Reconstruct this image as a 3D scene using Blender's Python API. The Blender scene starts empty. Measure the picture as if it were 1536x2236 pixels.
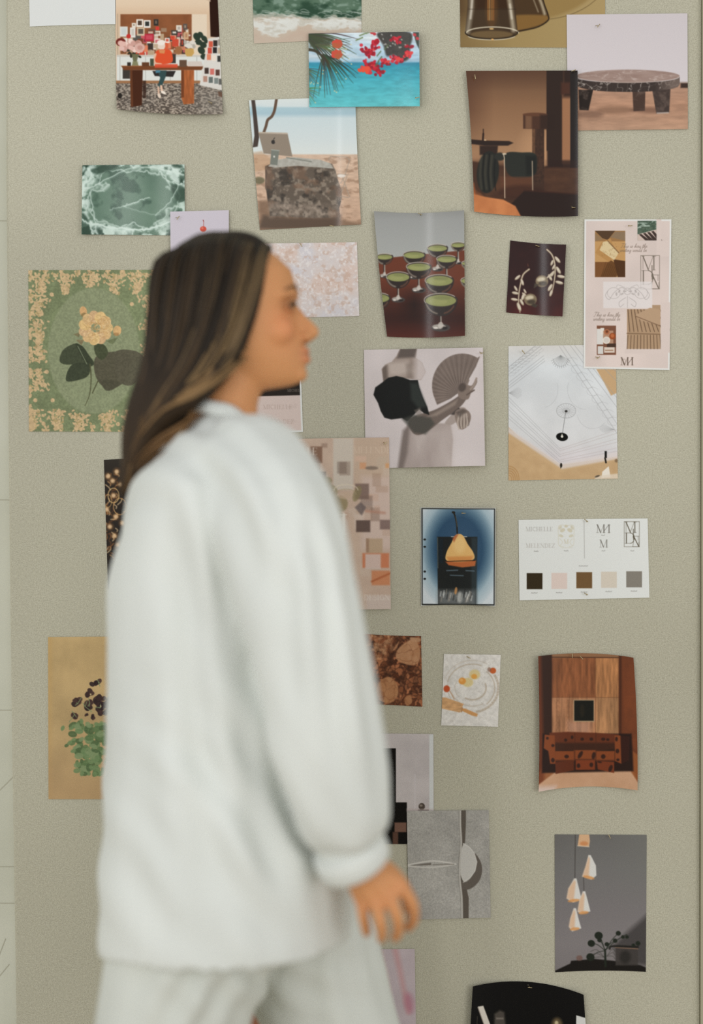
import bpy, math, random
import numpy as np
from mathutils import Vector, Matrix

SC = bpy.context.scene
COL = SC.collection
PI = math.pi

# ------------------------------------------------------------------ scale
# board plane is y = 0, camera stands 3 m in front of it; one board unit "px" is 0.8 mm
CAM_D, CAM_H, FPX = 3.0, 1.27, 3750.0
def at(px, py, y=0.0):
    d = CAM_D + y
    return Vector(((px - 768.0) * d / FPX, y, CAM_H - (py - 1118.0) * d / FPX))

# ------------------------------------------------------------------ tags
def tag(o, label=None, cat=None, group=None, kind=None):
    if label: o['label'] = label
    if cat: o['category'] = cat
    if group: o['group'] = group
    if kind: o['kind'] = kind
    return o

def link(name, me, parent=None, mats=()):
    o = bpy.data.objects.new(name, me)
    COL.objects.link(o)
    for m in mats:
        me.materials.append(m)
    if parent is not None:
        o.parent = parent
        o.matrix_parent_inverse = parent.matrix_world.inverted()
    return o

def lin(c):
    c = np.asarray(c, dtype=float) / 255.0
    return np.where(c <= 0.04045, c / 12.92, ((c + 0.055) / 1.055) ** 2.4)

LIGHT_E = 0.84      # how much of its base colour a matte board point sends back
def alb(c):
    v = lin(c) / LIGHT_E
    return tuple(float(x) for x in np.clip(v, 0.002, 0.93)) + (1.0,)

# ------------------------------------------------------------------ materials
def new_mat(name, rough=0.6, spec=0.3):
    m = bpy.data.materials.new(name)
    m.use_nodes = True
    nt = m.node_tree
    b = nt.nodes['Principled BSDF']
    b.inputs['Roughness'].default_value = rough
    b.inputs['Specular IOR Level'].default_value = spec
    return m, nt, b

def N(nt, t, **kw):
    n = nt.nodes.new(t)
    for k, v in kw.items():
        setattr(n, k, v)
    return n

def ramp(nt, stops):
    r = nt.nodes.new('ShaderNodeValToRGB')
    e = r.color_ramp.elements
    while len(e) < len(stops):
        e.new(0.5)
    for i, (p, c) in enumerate(stops):
        e[i].position = p
        e[i].color = c
    return r

def mat_noise(name, c0, c1, scale, rough=0.7, spec=0.3, bump=0.0, stretch=(1, 1, 1), detail=4.0, sheen=0.0):
    m, nt, b = new_mat(name, rough, spec)
    tc = N(nt, 'ShaderNodeTexCoord')
    mp = N(nt, 'ShaderNodeMapping')
    mp.inputs['Scale'].default_value = stretch
    nz = N(nt, 'ShaderNodeTexNoise')
    nz.inputs['Scale'].default_value = scale
    nz.inputs['Detail'].default_value = detail
    nt.links.new(tc.outputs['Object'], mp.inputs['Vector'])
    nt.links.new(mp.outputs['Vector'], nz.inputs['Vector'])
    r = ramp(nt, [(0.3, alb(c0)), (0.7, alb(c1))])
    nt.links.new(nz.outputs['Fac'], r.inputs['Fac'])
    nt.links.new(r.outputs['Color'], b.inputs['Base Color'])
    if bump:
        bp = N(nt, 'ShaderNodeBump')
        bp.inputs['Strength'].default_value = bump
        bp.inputs['Distance'].default_value = 0.002
        nt.links.new(nz.outputs['Fac'], bp.inputs['Height'])
        nt.links.new(bp.outputs['Normal'], b.inputs['Normal'])
    if sheen:
        b.inputs['Sheen Weight'].default_value = sheen
    return m

def mat_attr(name, rough, spec, bump=0.0, bscale=300.0):
    m, nt, b = new_mat(name, rough, spec)
    a = N(nt, 'ShaderNodeVertexColor')
    a.layer_name = 'Col'
    nt.links.new(a.outputs['Color'], b.inputs['Base Color'])
    if bump:
        tc = N(nt, 'ShaderNodeTexCoord')
        nz = N(nt, 'ShaderNodeTexNoise')
        nz.inputs['Scale'].default_value = bscale
        nt.links.new(tc.outputs['Object'], nz.inputs['Vector'])
        bp = N(nt, 'ShaderNodeBump')
        bp.inputs['Strength'].default_value = bump
        bp.inputs['Distance'].default_value = 0.001
        nt.links.new(nz.outputs['Fac'], bp.inputs['Height'])
        nt.links.new(bp.outputs['Normal'], b.inputs['Normal'])
    return m

# ------------------------------------------------------------------ noise
def vnoise(h, w, cell_y, cell_x, rs):
    gy, gx = int(h / cell_y) + 3, int(w / cell_x) + 3
    g = rs.rand(gy, gx)
    y = np.arange(h) / cell_y
    x = np.arange(w) / cell_x
    iy, ix = y.astype(int), x.astype(int)
    fy, fx = y - iy, x - ix
    fy = (fy * fy * (3 - 2 * fy))[:, None]
    fx = (fx * fx * (3 - 2 * fx))[None, :]
    a = g[np.ix_(iy, ix)]; b = g[np.ix_(iy, ix + 1)]
    c = g[np.ix_(iy + 1, ix)]; d = g[np.ix_(iy + 1, ix + 1)]
    return (a * (1 - fx) + b * fx) * (1 - fy) + (c * (1 - fx) + d * fx) * fy

def smooth_pts(pts, closed, k=6):
    p = np.asarray(pts, float)
    n = len(p)
    out = []
    rng = range(n) if closed else range(n - 1)
    for i in rng:
        if closed:
            p0, p1, p2, p3 = p[(i - 1) % n], p[i], p[(i + 1) % n], p[(i + 2) % n]
        else:
            p0, p1, p2, p3 = p[max(i - 1, 0)], p[i], p[i + 1], p[min(i + 2, n - 1)]
        for j in range(k):
            t = j / k
            out.append(0.5 * ((2 * p1) + (-p0 + p2) * t + (2 * p0 - 5 * p1 + 4 * p2 - p3) * t * t
                              + (-p0 + 3 * p1 - 3 * p2 + p3) * t ** 3))
    if not closed:
        out.append(p[-1])
    return np.array(out)

# ------------------------------------------------------------------ a small painter for the printed pictures
class Cv:
    SS = 2
    def __init__(s, x0, y0, x1, y1, col, seed=1):
        s.x0, s.y0 = math.floor(x0) - 3, math.floor(y0) - 3
        s.w, s.h = int(math.ceil(x1) + 3 - s.x0), int(math.ceil(y1) + 3 - s.y0)
        s.W, s.H = s.w * s.SS, s.h * s.SS
        s.a = np.empty((s.H, s.W, 3)); s.a[:] = np.array(col, float)
        s.xs = s.x0 + (np.arange(s.W) + 0.5) / s.SS
        s.ys = s.y0 + (np.arange(s.H) + 0.5) / s.SS
        s.rs = np.random.RandomState(seed)
    def grid(s):
        return np.meshgrid(s.xs, s.ys)
    def sl(s, bx0, by0, bx1, by1, pad):
        i0 = max(0, int((bx0 - pad - s.x0) * s.SS)); i1 = min(s.W, int((bx1 + pad - s.x0) * s.SS) + 2)
        j0 = max(0, int((by0 - pad - s.y0) * s.SS)); j1 = min(s.H, int((by1 + pad - s.y0) * s.SS) + 2)
        return i0, i1, j0, j1
    def put(s, box, m, col):
        i0, i1, j0, j1 = box
        t = s.a[j0:j1, i0:i1]
        col = np.asarray(col, float)
        s.a[j0:j1, i0:i1] = t + (col - t) * m[..., None]
    def put_d(s, box, d, col, a, soft):
        s.put(box, np.clip(0.5 - d / max(soft, 1e-3), 0, 1) * a, col)
    def sub(s, box):
        i0, i1, j0, j1 = box
        return np.meshgrid(s.xs[i0:i1], s.ys[j0:j1])
    def mask_poly(s, pts, soft=0.9, smooth=False):
        p = smooth_pts(pts, True) if smooth else np.asarray(pts, float)
        box = s.sl(p[:, 0].min(), p[:, 1].min(), p[:, 0].max(), p[:, 1].max(), soft + 1)
        if box[1] <= box[0] or box[3] <= box[2]:
            return box, None
        X, Y = s.sub(box)
        d2 = np.full(X.shape, 1e9); ins = np.zeros(X.shape, bool)
        n = len(p)
        for i in range(n):
            ax, ay = p[i]; bx, by = p[(i + 1) % n]
            ex, ey = bx - ax, by - ay
            L = ex * ex + ey * ey + 1e-9
            t = np.clip(((X - ax) * ex + (Y - ay) * ey) / L, 0, 1)
            d2 = np.minimum(d2, (X - ax - t * ex) ** 2 + (Y - ay - t * ey) ** 2)
            if ay != by:
                ins ^= ((Y < ay) != (Y < by)) & (X < (bx - ax) * (Y - ay) / (by - ay) + ax)
        d = np.sqrt(d2)
        return box, np.where(ins, -d, d)
    def poly(s, pts, col, a=1.0, soft=0.9, smooth=False):
        box, d = s.mask_poly(pts, soft, smooth)
        if d is not None:
            s.put_d(box, d, col, a, soft)
    def rect(s, x0, y0, x1, y1, col, a=1.0, soft=0.9):
        s.poly([(x0, y0), (x1, y0), (x1, y1), (x0, y1)], col, a, soft)
    def ell(s, cx, cy, rx, ry, col, rot=0.0, a=1.0, soft=0.9):
        R = max(rx, ry)
        box = s.sl(cx - R, cy - R, cx + R, cy + R, soft + 1)
        if box[1] <= box[0] or box[3] <= box[2]:
            return
        X, Y = s.sub(box)
        c, q = math.cos(math.radians(rot)), math.sin(math.radians(rot))
        u = ((X - cx) * c + (Y - cy) * q); v = (-(X - cx) * q + (Y - cy) * c)
        k = np.sqrt((u / rx) ** 2 + (v / ry) ** 2) + 1e-6
        g = np.sqrt((u / rx ** 2) ** 2 + (v / ry ** 2) ** 2) + 1e-6
        s.put_d(box, k * (k - 1) / g, col, a, soft)
    def ring(s, cx, cy, rx, ry, w, col, a0=0, a1=360, a=1.0, soft=0.8, rot=0.0):
        n = max(10, int((a1 - a0) / 9))
        c, q = math.cos(math.radians(rot)), math.sin(math.radians(rot))
        pts = []
        for i in range(n + 1):
            t = math.radians(a0 + (a1 - a0) * i / n)
            u, v = rx * math.cos(t), ry * math.sin(t)
            pts.append((cx + u * c - v * q, cy + u * q + v * c))
        s.line(pts, w, col, a, soft)
    def line(s, pts, w, col, a=1.0, soft=0.8, smooth=False, w1=None):
        p = smooth_pts(pts, False) if smooth else np.asarray(pts, float)
        w1 = w if w1 is None else w1
        box = s.sl(p[:, 0].min(), p[:, 1].min(), p[:, 0].max(), p[:, 1].max(), max(w, w1) + soft + 1)
        if box[1] <= box[0] or box[3] <= box[2]:
            return
        X, Y = s.sub(box)
        D = np.full(X.shape, 1e9)
        n = len(p) - 1
        for i in range(n):
            ax, ay = p[i]; bx, by = p[i + 1]
            ex, ey = bx - ax, by - ay
            L = ex * ex + ey * ey + 1e-9
            t = np.clip(((X - ax) * ex + (Y - ay) * ey) / L, 0, 1)
            hw = 0.5 * (w + (w1 - w) * ((i + t) / n))
            D = np.minimum(D, np.sqrt((X - ax - t * ex) ** 2 + (Y - ay - t * ey) ** 2) - hw)
        s.put_d(box, D, col, a, soft)
    def fbm(s, cell, octaves=4, ax=1.0, ay=1.0):
        f = np.zeros((s.H, s.W)); amp = 0.5; tot = 0
        for o in range(octaves):
            c = max(cell * s.SS / 2 ** o, 1.01)
            f += amp * vnoise(s.H, s.W, max(c * ay, 1.01), max(c * ax, 1.01), s.rs); tot += amp; amp *= 0.55
        f /= tot
        return np.clip((f - 0.5) * 1.9 + 0.5, 0, 1)
    def tint(s, f, col, a=1.0, region=None):
        m = np.clip(f, 0, 1) * a
        if region is not None:
            m = m * region
        s.a += (np.asarray(col, float) - s.a) * m[..., None]
    def region(s, pts, soft=1.0, smooth=False):
        r = np.zeros((s.H, s.W))
        box, d = s.mask_poly(pts, soft, smooth)
        if d is not None:
            i0, i1, j0, j1 = box
            r[j0:j1, i0:i1] = np.clip(0.5 - d / soft, 0, 1)
        return r
    def shade(s, f, amt, region=None):          # multiply by 1 + (f-.5)*amt
        k = 1 + (f - 0.5) * amt
        if region is not None:
            k = 1 + (k - 1) * region
        s.a = s.a * k[..., None]
    def vgrad(s, stops):
        ys = s.ys
        c = np.stack([np.interp(ys, [q[0] for q in stops], [q[1][i] for q in stops]) for i in range(3)], -1)
        s.a[:] = c[:, None, :]
    def blur(s, r):
        n = max(1, int(r * s.SS))
        for ax in (0, 1):
            for _ in range(2):
                p = np.concatenate([np.repeat(np.take(s.a, [0], ax), n, ax), s.a, np.repeat(np.take(s.a, [-1], ax), n, ax)], ax)
                c = np.cumsum(p, ax)
                z = np.concatenate([np.zeros_like(np.take(c, [0], ax)), c], ax)
                k = 2 * n + 1
                L = s.a.shape[ax]
                s.a = (np.take(z, range(k, k + L), ax) - np.take(z, range(0, L), ax)) / k
    def voronoi(s, n, seed, jitter_pts=None):
        rs = np.random.RandomState(seed)
        X, Y = s.grid()
        f1 = np.full(X.shape, 1e9); f2 = np.full(X.shape, 1e9); idx = np.zeros(X.shape, int)
        pts = jitter_pts if jitter_pts is not None else np.stack([s.x0 + rs.rand(n) * s.w, s.y0 + rs.rand(n) * s.h], -1)
        wx = (s.fbm(14, 3) - 0.5) * 9; wy = (s.fbm(14, 3) - 0.5) * 9
        X = X + wx; Y = Y + wy
        for i, (px, py) in enumerate(pts):
            d = (X - px) ** 2 + (Y - py) ** 2
            c = d < f1
            f2 = np.where(c, f1, np.minimum(f2, d)); idx = np.where(c, i, idx); f1 = np.where(c, d, f1)
        return np.sqrt(f1), np.sqrt(f2), idx
    def final(s):
        a = s.a.reshape(s.h, s.SS, s.w, s.SS, 3).mean((1, 3))
        return np.clip(a, 0, 255)
    def sample(s, PX, PY):
        a = s.final()
        x = np.clip(PX - s.x0 - 0.5, 0, s.w - 1.001); y = np.clip(PY - s.y0 - 0.5, 0, s.h - 1.001)
        ix, iy = x.astype(int), y.astype(int)
        fx, fy = (x - ix)[..., None], (y - iy)[..., None]
        return ((a[iy, ix] * (1 - fx) + a[iy, ix + 1] * fx) * (1 - fy)
                + (a[iy + 1, ix] * (1 - fx) + a[iy + 1, ix + 1] * fx) * fy)

# ------------------------------------------------------------------ lettering: thick and thin strokes of a high-contrast serif
TH, TN = 0.17, 0.05
def arc(cx, cy, rx, ry, a0, a1, n=14):
    return [(cx + rx * math.cos(math.radians(a0 + (a1 - a0) * i / n)), cy + ry * math.sin(math.radians(a0 + (a1 - a0) * i / n))) for i in range(n + 1)]
def serif(x, y, w=0.16):
    return ([(x - w, y), (x + w, y)], TN)
GL = {
 'M': (1.15, [([(.14, 1), (.14, 0)], TN), ([(.14, 0), (.55, 1)], TH), ([(.55, 1), (.95, 0)], TN), ([(.97, 0), (.97, 1)], TH), serif(.14, 1), serif(.97, 1), serif(.1, 0, .1), serif(1.0, 0, .1)]),
 'I': (.45, [([(.22, 0), (.22, 1)], TH), serif(.22, 0), serif(.22, 1)]),
 'C': (.85, [(arc(.48, .5, .38, .5, 55, 305), TH * .75), ([(.78, 0), (.78, .25)], TN)]),
 'H': (1.0, [([(.2, 0), (.2, 1)], TH), ([(.8, 0), (.8, 1)], TH), ([(.2, .5), (.8, .5)], TN), serif(.2, 0), serif(.2, 1), serif(.8, 0), serif(.8, 1)]),
 'E': (.8, [([(.2, 0), (.2, 1)], TH), ([(.06, 0), (.7, 0)], TN), ([(.2, .5), (.55, .5)], TN), ([(.06, 1), (.72, 1)], TN), ([(.7, 0), (.7, .2)], TN), ([(.72, .8), (.72, 1)], TN), ([(.55, .4), (.55, .6)], TN)]),
 'L': (.72, [([(.2, 0), (.2, 1)], TH), serif(.2, 0), ([(.06, 1), (.66, 1)], TN), ([(.66, .75), (.66, 1)], TN)]),
 'N': (1.0, [([(.16, 0), (.16, 1)], TN), ([(.14, 0), (.84, 1)], TH), ([(.84, 0), (.84, 1)], TN), serif(.16, 1), serif(.84, 0)]),
 'D': (.95, [([(.2, 0), (.2, 1)], TH), ([(.06, 0), (.45, 0)], TN), ([(.06, 1), (.45, 1)], TN), (arc(.42, .5, .42, .5, -90, 90), TH * .75)]),
 'Z': (.8, [([(.1, 0), (.7, 0)], TN), ([(.68, 0), (.1, 1)], TH), ([(.1, 1), (.72, 1)], TN), ([(.12, 0), (.12, .22)], TN), ([(.72, .78), (.72, 1)], TN)]),
 'S': (.7, [(arc(.35, .25, .25, .25, 320, 100), TH * .6), (arc(.35, .75, .27, .25, -80, 150), TH * .7)]),
 'G': (.95, [(arc(.48, .5, .38, .5, 50, 305), TH * .75), ([(.8, .55), (.8, .95)], TH)]),
 ' ': (.5, []),
}
def text(cv, t, x, y, h, col, a=1.0, track=0.08, bold=1.0, soft=0.8, shear=0.0):
    for ch in t:
        w, st = GL[ch]
        for pts, tk in st:
            cv.line([(x + (px + shear * (1 - py)) * h, y + py * h) for px, py in pts], max(tk * h * bold, 0.35), col, a if tk * h * bold > 0.5 else a * .8, soft)
        x += (w + track) * h
    return x
HAND = {
 'T': (.7, [[(.05, -.95), (.3, -1.05), (.8, -1.0)], [(.5, -1.0), (.35, -.5), (.2, 0), (.0, -.05)]]),
 'h': (.5, [[(0, -.1), (.3, -.8), (.35, -1.0), (.2, -.8), (.1, 0)], [(.1, -.1), (.25, -.45), (.36, -.42), (.32, -.1), (.45, -.05)]]),
 'i': (.28, [[(0, -.1), (.15, -.45), (.12, -.05), (.28, -.1)]]),
 's': (.35, [[(0, -.1), (.2, -.48), (.26, -.2), (.15, 0), (.02, -.05)]]),
 'o': (.42, [[(.3, -.45), (.08, -.35), (.05, -.05), (.25, -.02), (.32, -.35), (.42, -.4)]]),
 'w': (.55, [[(0, -.45), (.05, -.05), (.2, -.1), (.27, -.42), (.28, -.05), (.42, -.1), (.5, -.45)]]),
 't': (.3, [[(.0, -.1), (.25, -.85), (.12, -.05), (.3, -.1)], [(.05, -.55), (.32, -.58)]]),
 'e': (.36, [[(.02, -.2), (.22, -.3), (.2, -.48), (.08, -.35), (.08, -.05), (.34, -.12)]]),
 'r': (.36, [[(0, -.1), (.1, -.45), (.25, -.4), (.2, -.05), (.34, -.1)]]),
 'n': (.45, [[(.02, -.02), (.1, -.45)], [(.08, -.2), (.25, -.46), (.28, -.05), (.44, -.1)]]),
 'g': (.42, [[(.3, -.42), (.08, -.35), (.08, -.05), (.28, -.1), (.32, -.42), (.2, .35), (.02, .3), (.4, -.1)]]),
 'u': (.45, [[(.02, -.45), (.04, -.05), (.22, -.08), (.3, -.45), (.28, -.05), (.44, -.1)]]),
 'l': (.26, [[(0, -.1), (.25, -.9), (.18, -1.0), (.08, -.1), (.26, -.1)]]),
 'd': (.45, [[(.28, -.42), (.06, -.3), (.08, -.02), (.26, -.15), (.4, -1.0), (.3, -.05), (.45, -.1)]]),
 'b': (.4, [[(0, -.1), (.25, -.95), (.15, -.9), (.08, -.05), (.28, -.08), (.3, -.35), (.4, -.35)]]),
 ' ': (.35, []),
}
def script(cv, t, x, y, h, col, a=0.7):
    for ch in t:
        w, st = HAND[ch]
        for pts in st:
            cv.line([(x + (px - py * .25) * h, y + py * h) for px, py in pts], 0.6, col, a, 0.9, smooth=True)
        x += w * h * 1.05

# ------------------------------------------------------------------ a sheet of paper on the board
MAT_GLOSS = mat_attr('glossy_photo_paper', 0.2, 0.30)
MAT_SATIN = mat_attr('satin_photo_paper', 0.42, 0.14)
MAT_MATTE = mat_attr('matte_paper', 0.75, 0.08, 0.15)
PRINT_GROUP = 'paper prints pinned to the linen board'
SHEETS = {}
def edge_slopes(ctrl, coord):
    """ctrl: [(pixel, slope)], integrates to a depth profile in board pixels"""
    if not ctrl:
        return np.zeros_like(coord)
    xs = np.linspace(coord.min(), coord.max(), 400)
    sl = np.interp(xs, [c[0] for c in ctrl], [c[1] for c in ctrl])
    z = np.concatenate([[0], np.cumsum((sl[1:] + sl[:-1]) / 2 * np.diff(xs))])
    return np.interp(coord, xs, z)

def sheet(key, name, cv, quad, label, cat='photo print', mat=None, lift=1.2, bt=0, bb=0, bl=0, br=0, sx=None, sy=None, corner=None, step=1.0, over=()):
    tl, tr, brr, bll = [np.array(q, float) for q in quad]
    nx = int(max(np.linalg.norm(tr - tl), np.linalg.norm(brr - bll)) / step) + 2
    ny = int(max(np.linalg.norm(bll - tl), np.linalg.norm(brr - tr)) / step) + 2
    U, V = np.meshgrid(np.linspace(0, 1, nx), np.linspace(0, 1, ny))
    PX = (tl[0] * (1 - U) + tr[0] * U) * (1 - V) + (bll[0] * (1 - U) + brr[0] * U) * V
    PY = (tl[1] * (1 - U) + tr[1] * U) * (1 - V) + (bll[1] * (1 - U) + brr[1] * U) * V
    bu, bv = 4 * U * (1 - U), 4 * V * (1 - V)
    PY = PY + bu * (bt * (1 - V) + bb * V)
    PX = PX + bv * (bl * (1 - U) + br * U)
    Z = edge_slopes(sx, PX) + edge_slopes(sy, PY)
    if corner:                                     # [(u, v, height px, radius)]
        for cu, cv_, hh, rr in corner:
            q = np.clip(1 - np.sqrt((U - cu) ** 2 + (V - cv_) ** 2) / rr, 0, 1)
            Z = Z + hh * q * q
    Z = Z - Z.min()
    dep = (Z / 1250.0) + lift / 1000.0
    need = 0.0
    for k in over:                                 # a sheet pinned over others clears their curl
        OX, OY, od = SHEETS[k]
        m = (OX > PX.min() - 2) & (OX < PX.max() + 2) & (OY > PY.min() - 2) & (OY < PY.max() + 2)
        if m.any():
            need = max(need, float(od[m].max()) + .0012 - float(dep.min()))
    dep = dep + need
    d = CAM_D - dep
    cx, cy = (tl + tr + brr + bll) / 4
    org = at(cx, cy, 0)
    co = np.stack([(PX - 768) * d / FPX - org.x, -dep, CAM_H - (PY - 1118) * d / FPX - org.z], -1).reshape(-1, 3)
    me = bpy.data.meshes.new(name)
    nv, nf = nx * ny, (nx - 1) * (ny - 1)
    me.vertices.add(nv); me.vertices.foreach_set('co', co.astype(np.float32).ravel())
    i = (np.arange(ny - 1)[:, None] * nx + np.arange(nx - 1)[None, :]).ravel()
    f = np.stack([i, i + nx, i + nx + 1, i + 1], -1)
    me.loops.add(nf * 4); me.loops.foreach_set('vertex_index', f.astype(np.int32).ravel())
    me.polygons.add(nf); me.polygons.foreach_set('loop_start', (np.arange(nf) * 4).astype(np.int32))
    me.polygons.foreach_set('use_smooth', np.ones(nf, bool))
    me.update(calc_edges=True)
    rgb = cv.sample(PX, PY).reshape(-1, 3)
    rgb = rgb + (rgb @ np.array([.3, .59, .11]) - 0)[:, None] * .08 - rgb * .08      # every print a touch less saturated
    c = np.clip(lin(rgb) / LIGHT_E - 0.0015, 0.0015, 0.93)
    at_ = me.color_attributes.new('Col', 'FLOAT_COLOR', 'POINT')
    at_.data.foreach_set('color', np.concatenate([c, np.ones((len(c), 1))], 1).astype(np.float32).ravel())
    o = link(name, me, None, (mat or MAT_SATIN,))
    o.location = org
    tag(o, label, cat, PRINT_GROUP)
    SHEETS[key] = (PX, PY, dep)
    return o
LP_KEY, LP_FILL, LP_STRIP, LP_AMB, FSTOP = 40, 43, 14, .69, 1.25
# ------------------------------------------------------------------ the printed pictures
WIN_X, WIN_D = -0.8, 3.3
def glare_slope(px):
    x = (px - 768) / 1250
    return math.tan((math.atan(x / CAM_D) + math.atan((x - WIN_X) / WIN_D)) / 2)

def rnd_col(rs, pal):
    return pal[rs.randint(len(pal))]

# --- blank white sheet
cv = Cv(60, -180, 256, 60, (206, 208, 205), 1)
sheet('blank', 'paper_sheet', cv, [(60, -178), (253, -180), (253, 53), (65, 58)],
      'blank white paper sheet, cut off by the top edge in the left corner', 'paper sheet', MAT_MATTE, bb=-1)

# --- study with a long desk and a crowded cork board
cv = Cv(250, -78, 490, 252, (214, 190, 160), 2)
cv.vgrad([(-78, (222, 205, 180)), (10, (212, 188, 160)), (30, (205, 176, 146)), (200, (196, 176, 152))])
cv.rect(256, 30, 258, 190, (170, 150, 125))
cv.rect(263, 31, 419, 118, (134, 80, 48)); cv.shade(cv.fbm(20), .12, cv.region([(263, 31), (419, 31), (419, 118), (263, 118)]))
cv.rect(419, 31, 452, 130, (214, 196, 172))
rs = cv.rs
pal = [(205, 190, 170), (220, 212, 200), (60, 50, 45), (198, 70, 48), (150, 120, 95), (225, 222, 214), (120, 62, 42), (214, 120, 85), (84, 80, 74), (176, 150, 120), (190, 85, 90)]
for i in range(95):
    x, y = 262 + rs.rand() * 152, 58 + rs.rand() * 60
    w, h = 6 + rs.rand() * 9, 7 + rs.rand() * 10
    cv.rect(x, y, x + w, y + h, rnd_col(rs, pal))
    if rs.rand() < .6: cv.rect(x + 2, y + 2, x + w - 2, y + h - 3, rnd_col(rs, pal), .85)
for x, y, w, h, c, c2 in [(298, 42, 15, 17, (228, 222, 210), (80, 62, 50)), (314, 44, 15, 17, (222, 218, 210), (50, 52, 50)), (288, 50, 9, 10, (215, 208, 195), (120, 100, 80)), (336, 42, 10, 14, (50, 48, 46), (110, 95, 80)), (262, 58, 17, 22, (206, 206, 200), (190, 195, 192)), (284, 60, 12, 22, (218, 214, 206), (190, 185, 175)), (299, 60, 17, 18, (200, 180, 150), (90, 80, 70)), (316, 74, 20, 16, (180, 40, 60), (196, 70, 84)), (385, 55, 12, 14, (214, 206, 192), (170, 160, 150)), (400, 52, 9, 13, (90, 80, 74), (160, 140, 120)), (374, 66, 14, 11, (66, 60, 54), (206, 198, 186)), (402, 70, 10, 16, (198, 160, 120), (170, 120, 90)), (340, 58, 8, 8, (205, 60, 50), (190, 50, 40)), (372, 78, 10, 9, (210, 72, 50), (190, 60, 40))]:
    cv.rect(x, y, x + w, y + h, c); cv.rect(x + 3, y + 3, x + w - 3, y + h - 4, c2)
cv.ell(264, 92, 11, 9, (110, 40, 32)); cv.ell(281, 79, 5, 5, (190, 50, 44))
cv.rect(255, 120, 448, 180, (206, 208, 202)); cv.rect(255, 120, 448, 124, (190, 185, 175))
for x in (262, 318, 372, 430): cv.line([(x, 124), (x, 180)], 1, (150, 148, 140))
cv.rect(268, 150, 284, 172, (60, 55, 50))
cv.rect(253, 176, 490, 184, (150, 105, 70))
cv.rect(250, 182, 490, 252, (128, 114, 100))
r = cv.region([(250, 182), (490, 182), (490, 252), (250, 252)])
f = np.random.RandomState(5).rand(cv.H, cv.W)
g = cv.fbm(2.2, 2, 1.6, .8)
cv.tint(np.where(g > .53, 1, 0), (60, 52, 46), .75, r); cv.tint(np.where(g < .40, 1, 0), (190, 176, 158), .7, r)
cv.tint(cv.fbm(60, 2), (110, 104, 98), .35, r)
cv.poly([(457, -20), (476, -22), (480, 82), (460, 80)], (44, 24, 16)); cv.poly([(440, -60), (457, -20), (460, 4), (440, -4)], (196, 172, 146))
# flowers and vase on the left
for x, y, q in [(430, 80, 9), (438, 76, 7), (446, 84, 7), (434, 92, 8), (444, 98, 8), (440, 110, 9), (446, 124, 8), (450, 90, 5)]:
    cv.ell(x, y, q, q * .8, (44, 58, 46), rs.rand() * 90)
for i in range(26): cv.ell(268 + rs.rand() * 40, 100 + rs.rand() * 24, 4, 2.4, (48, 48, 34), rs.rand() * 180)
for i in range(30):
    x, y = 262 + rs.rand() * 52, 90 + rs.rand() * 22
    c = [(214, 172, 160), (196, 150, 138), (226, 196, 184), (180, 132, 118)][rs.randint(4)]
    cv.ell(x, y, 4.5 + rs.rand() * 3, 4 + rs.rand() * 2, c, rs.rand() * 90)
cv.ell(305, 104, 11, 10, (206, 164, 152)); cv.ell(306, 104, 6, 5, (188, 138, 126)); cv.ell(266, 106, 6, 5, (214, 176, 166))
cv.poly([(288, 118), (303, 118), (299, 134), (304, 146), (287, 146), (291, 134)], (104, 104, 74)); cv.rect(289, 134, 302, 145, (140, 138, 100), .6)
cv.poly([(404, 106), (423, 106), (424, 116), (419, 123), (408, 123), (404, 116)], (190, 150, 80))
for i in range(16): cv.ell(402 + rs.rand() * 22, 92 + rs.rand() * 10, 5, 3.6, (208, 202, 190) if i % 3 else (168, 162, 150), rs.rand() * 90)
cv.ell(390, 110, 8, 9, (150, 100, 62))
# the seated figure behind the desk
cv.rect(371, 118, 384, 138, (60, 55, 50)); cv.poly([(333, 155), (384, 155), (378, 168), (338, 166)], (46, 42, 40))
cv.poly([(360, 92), (368, 96), (367, 112), (358, 112)], (206, 90, 55)); cv.ell(353, 100, 8, 9, (216, 196, 180)); cv.ell(352, 93, 9, 6, (224, 214, 204))
cv.poly([(343, 110), (362, 108), (374, 112), (377, 134), (360, 140), (342, 138), (338, 124)], (214, 76, 40), smooth=True)
cv.poly([(347, 109), (361, 109), (359, 117), (349, 116)], (206, 132, 80)); cv.line([(340, 118), (337, 136), (352, 140)], 4, (220, 170, 140), smooth=True)
# desk
cv.poly([(265, 144), (448, 144), (440, 153), (270, 153)], (112, 64, 36)); cv.line([(265, 144), (448, 144)], 1.6, (160, 104, 66))
cv.rect(338, 140, 388, 148, (210, 72, 44), .9); cv.rect(392, 131, 408, 146, (96, 72, 56)); cv.poly([(410, 134), (440, 134), (444, 145), (410, 145)], (198, 186, 176))
cv.rect(328, 128, 336, 144, (66, 74, 56)); cv.rect(278, 136, 286, 144, (50, 44, 38)); cv.rect(310, 136, 326, 145, (96, 58, 36))
cv.poly([(344, 154), (364, 154), (362, 168), (352, 192), (344, 190), (350, 170)], (50, 74, 74)); cv.poly([(340, 153), (350, 153), (350, 158), (340, 160)], (70, 120, 140))
cv.line([(352, 188), (354, 200)], 5, (214, 176, 150)); cv.line([(346, 190), (347, 206)], 4, (206, 168, 142))
cv.ell(357, 202, 6, 3, (226, 214, 198), 30); cv.ell(348, 209, 5, 3.4, (214, 196, 176), 60)
cv.poly([(284, 153), (312, 153), (310, 230), (286, 234)], (70, 38, 24)); cv.poly([(284, 153), (289, 153), (291, 232), (286, 234)], (96, 54, 32)); cv.rect(312, 176, 319, 214, (52, 32, 24), .8)
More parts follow.
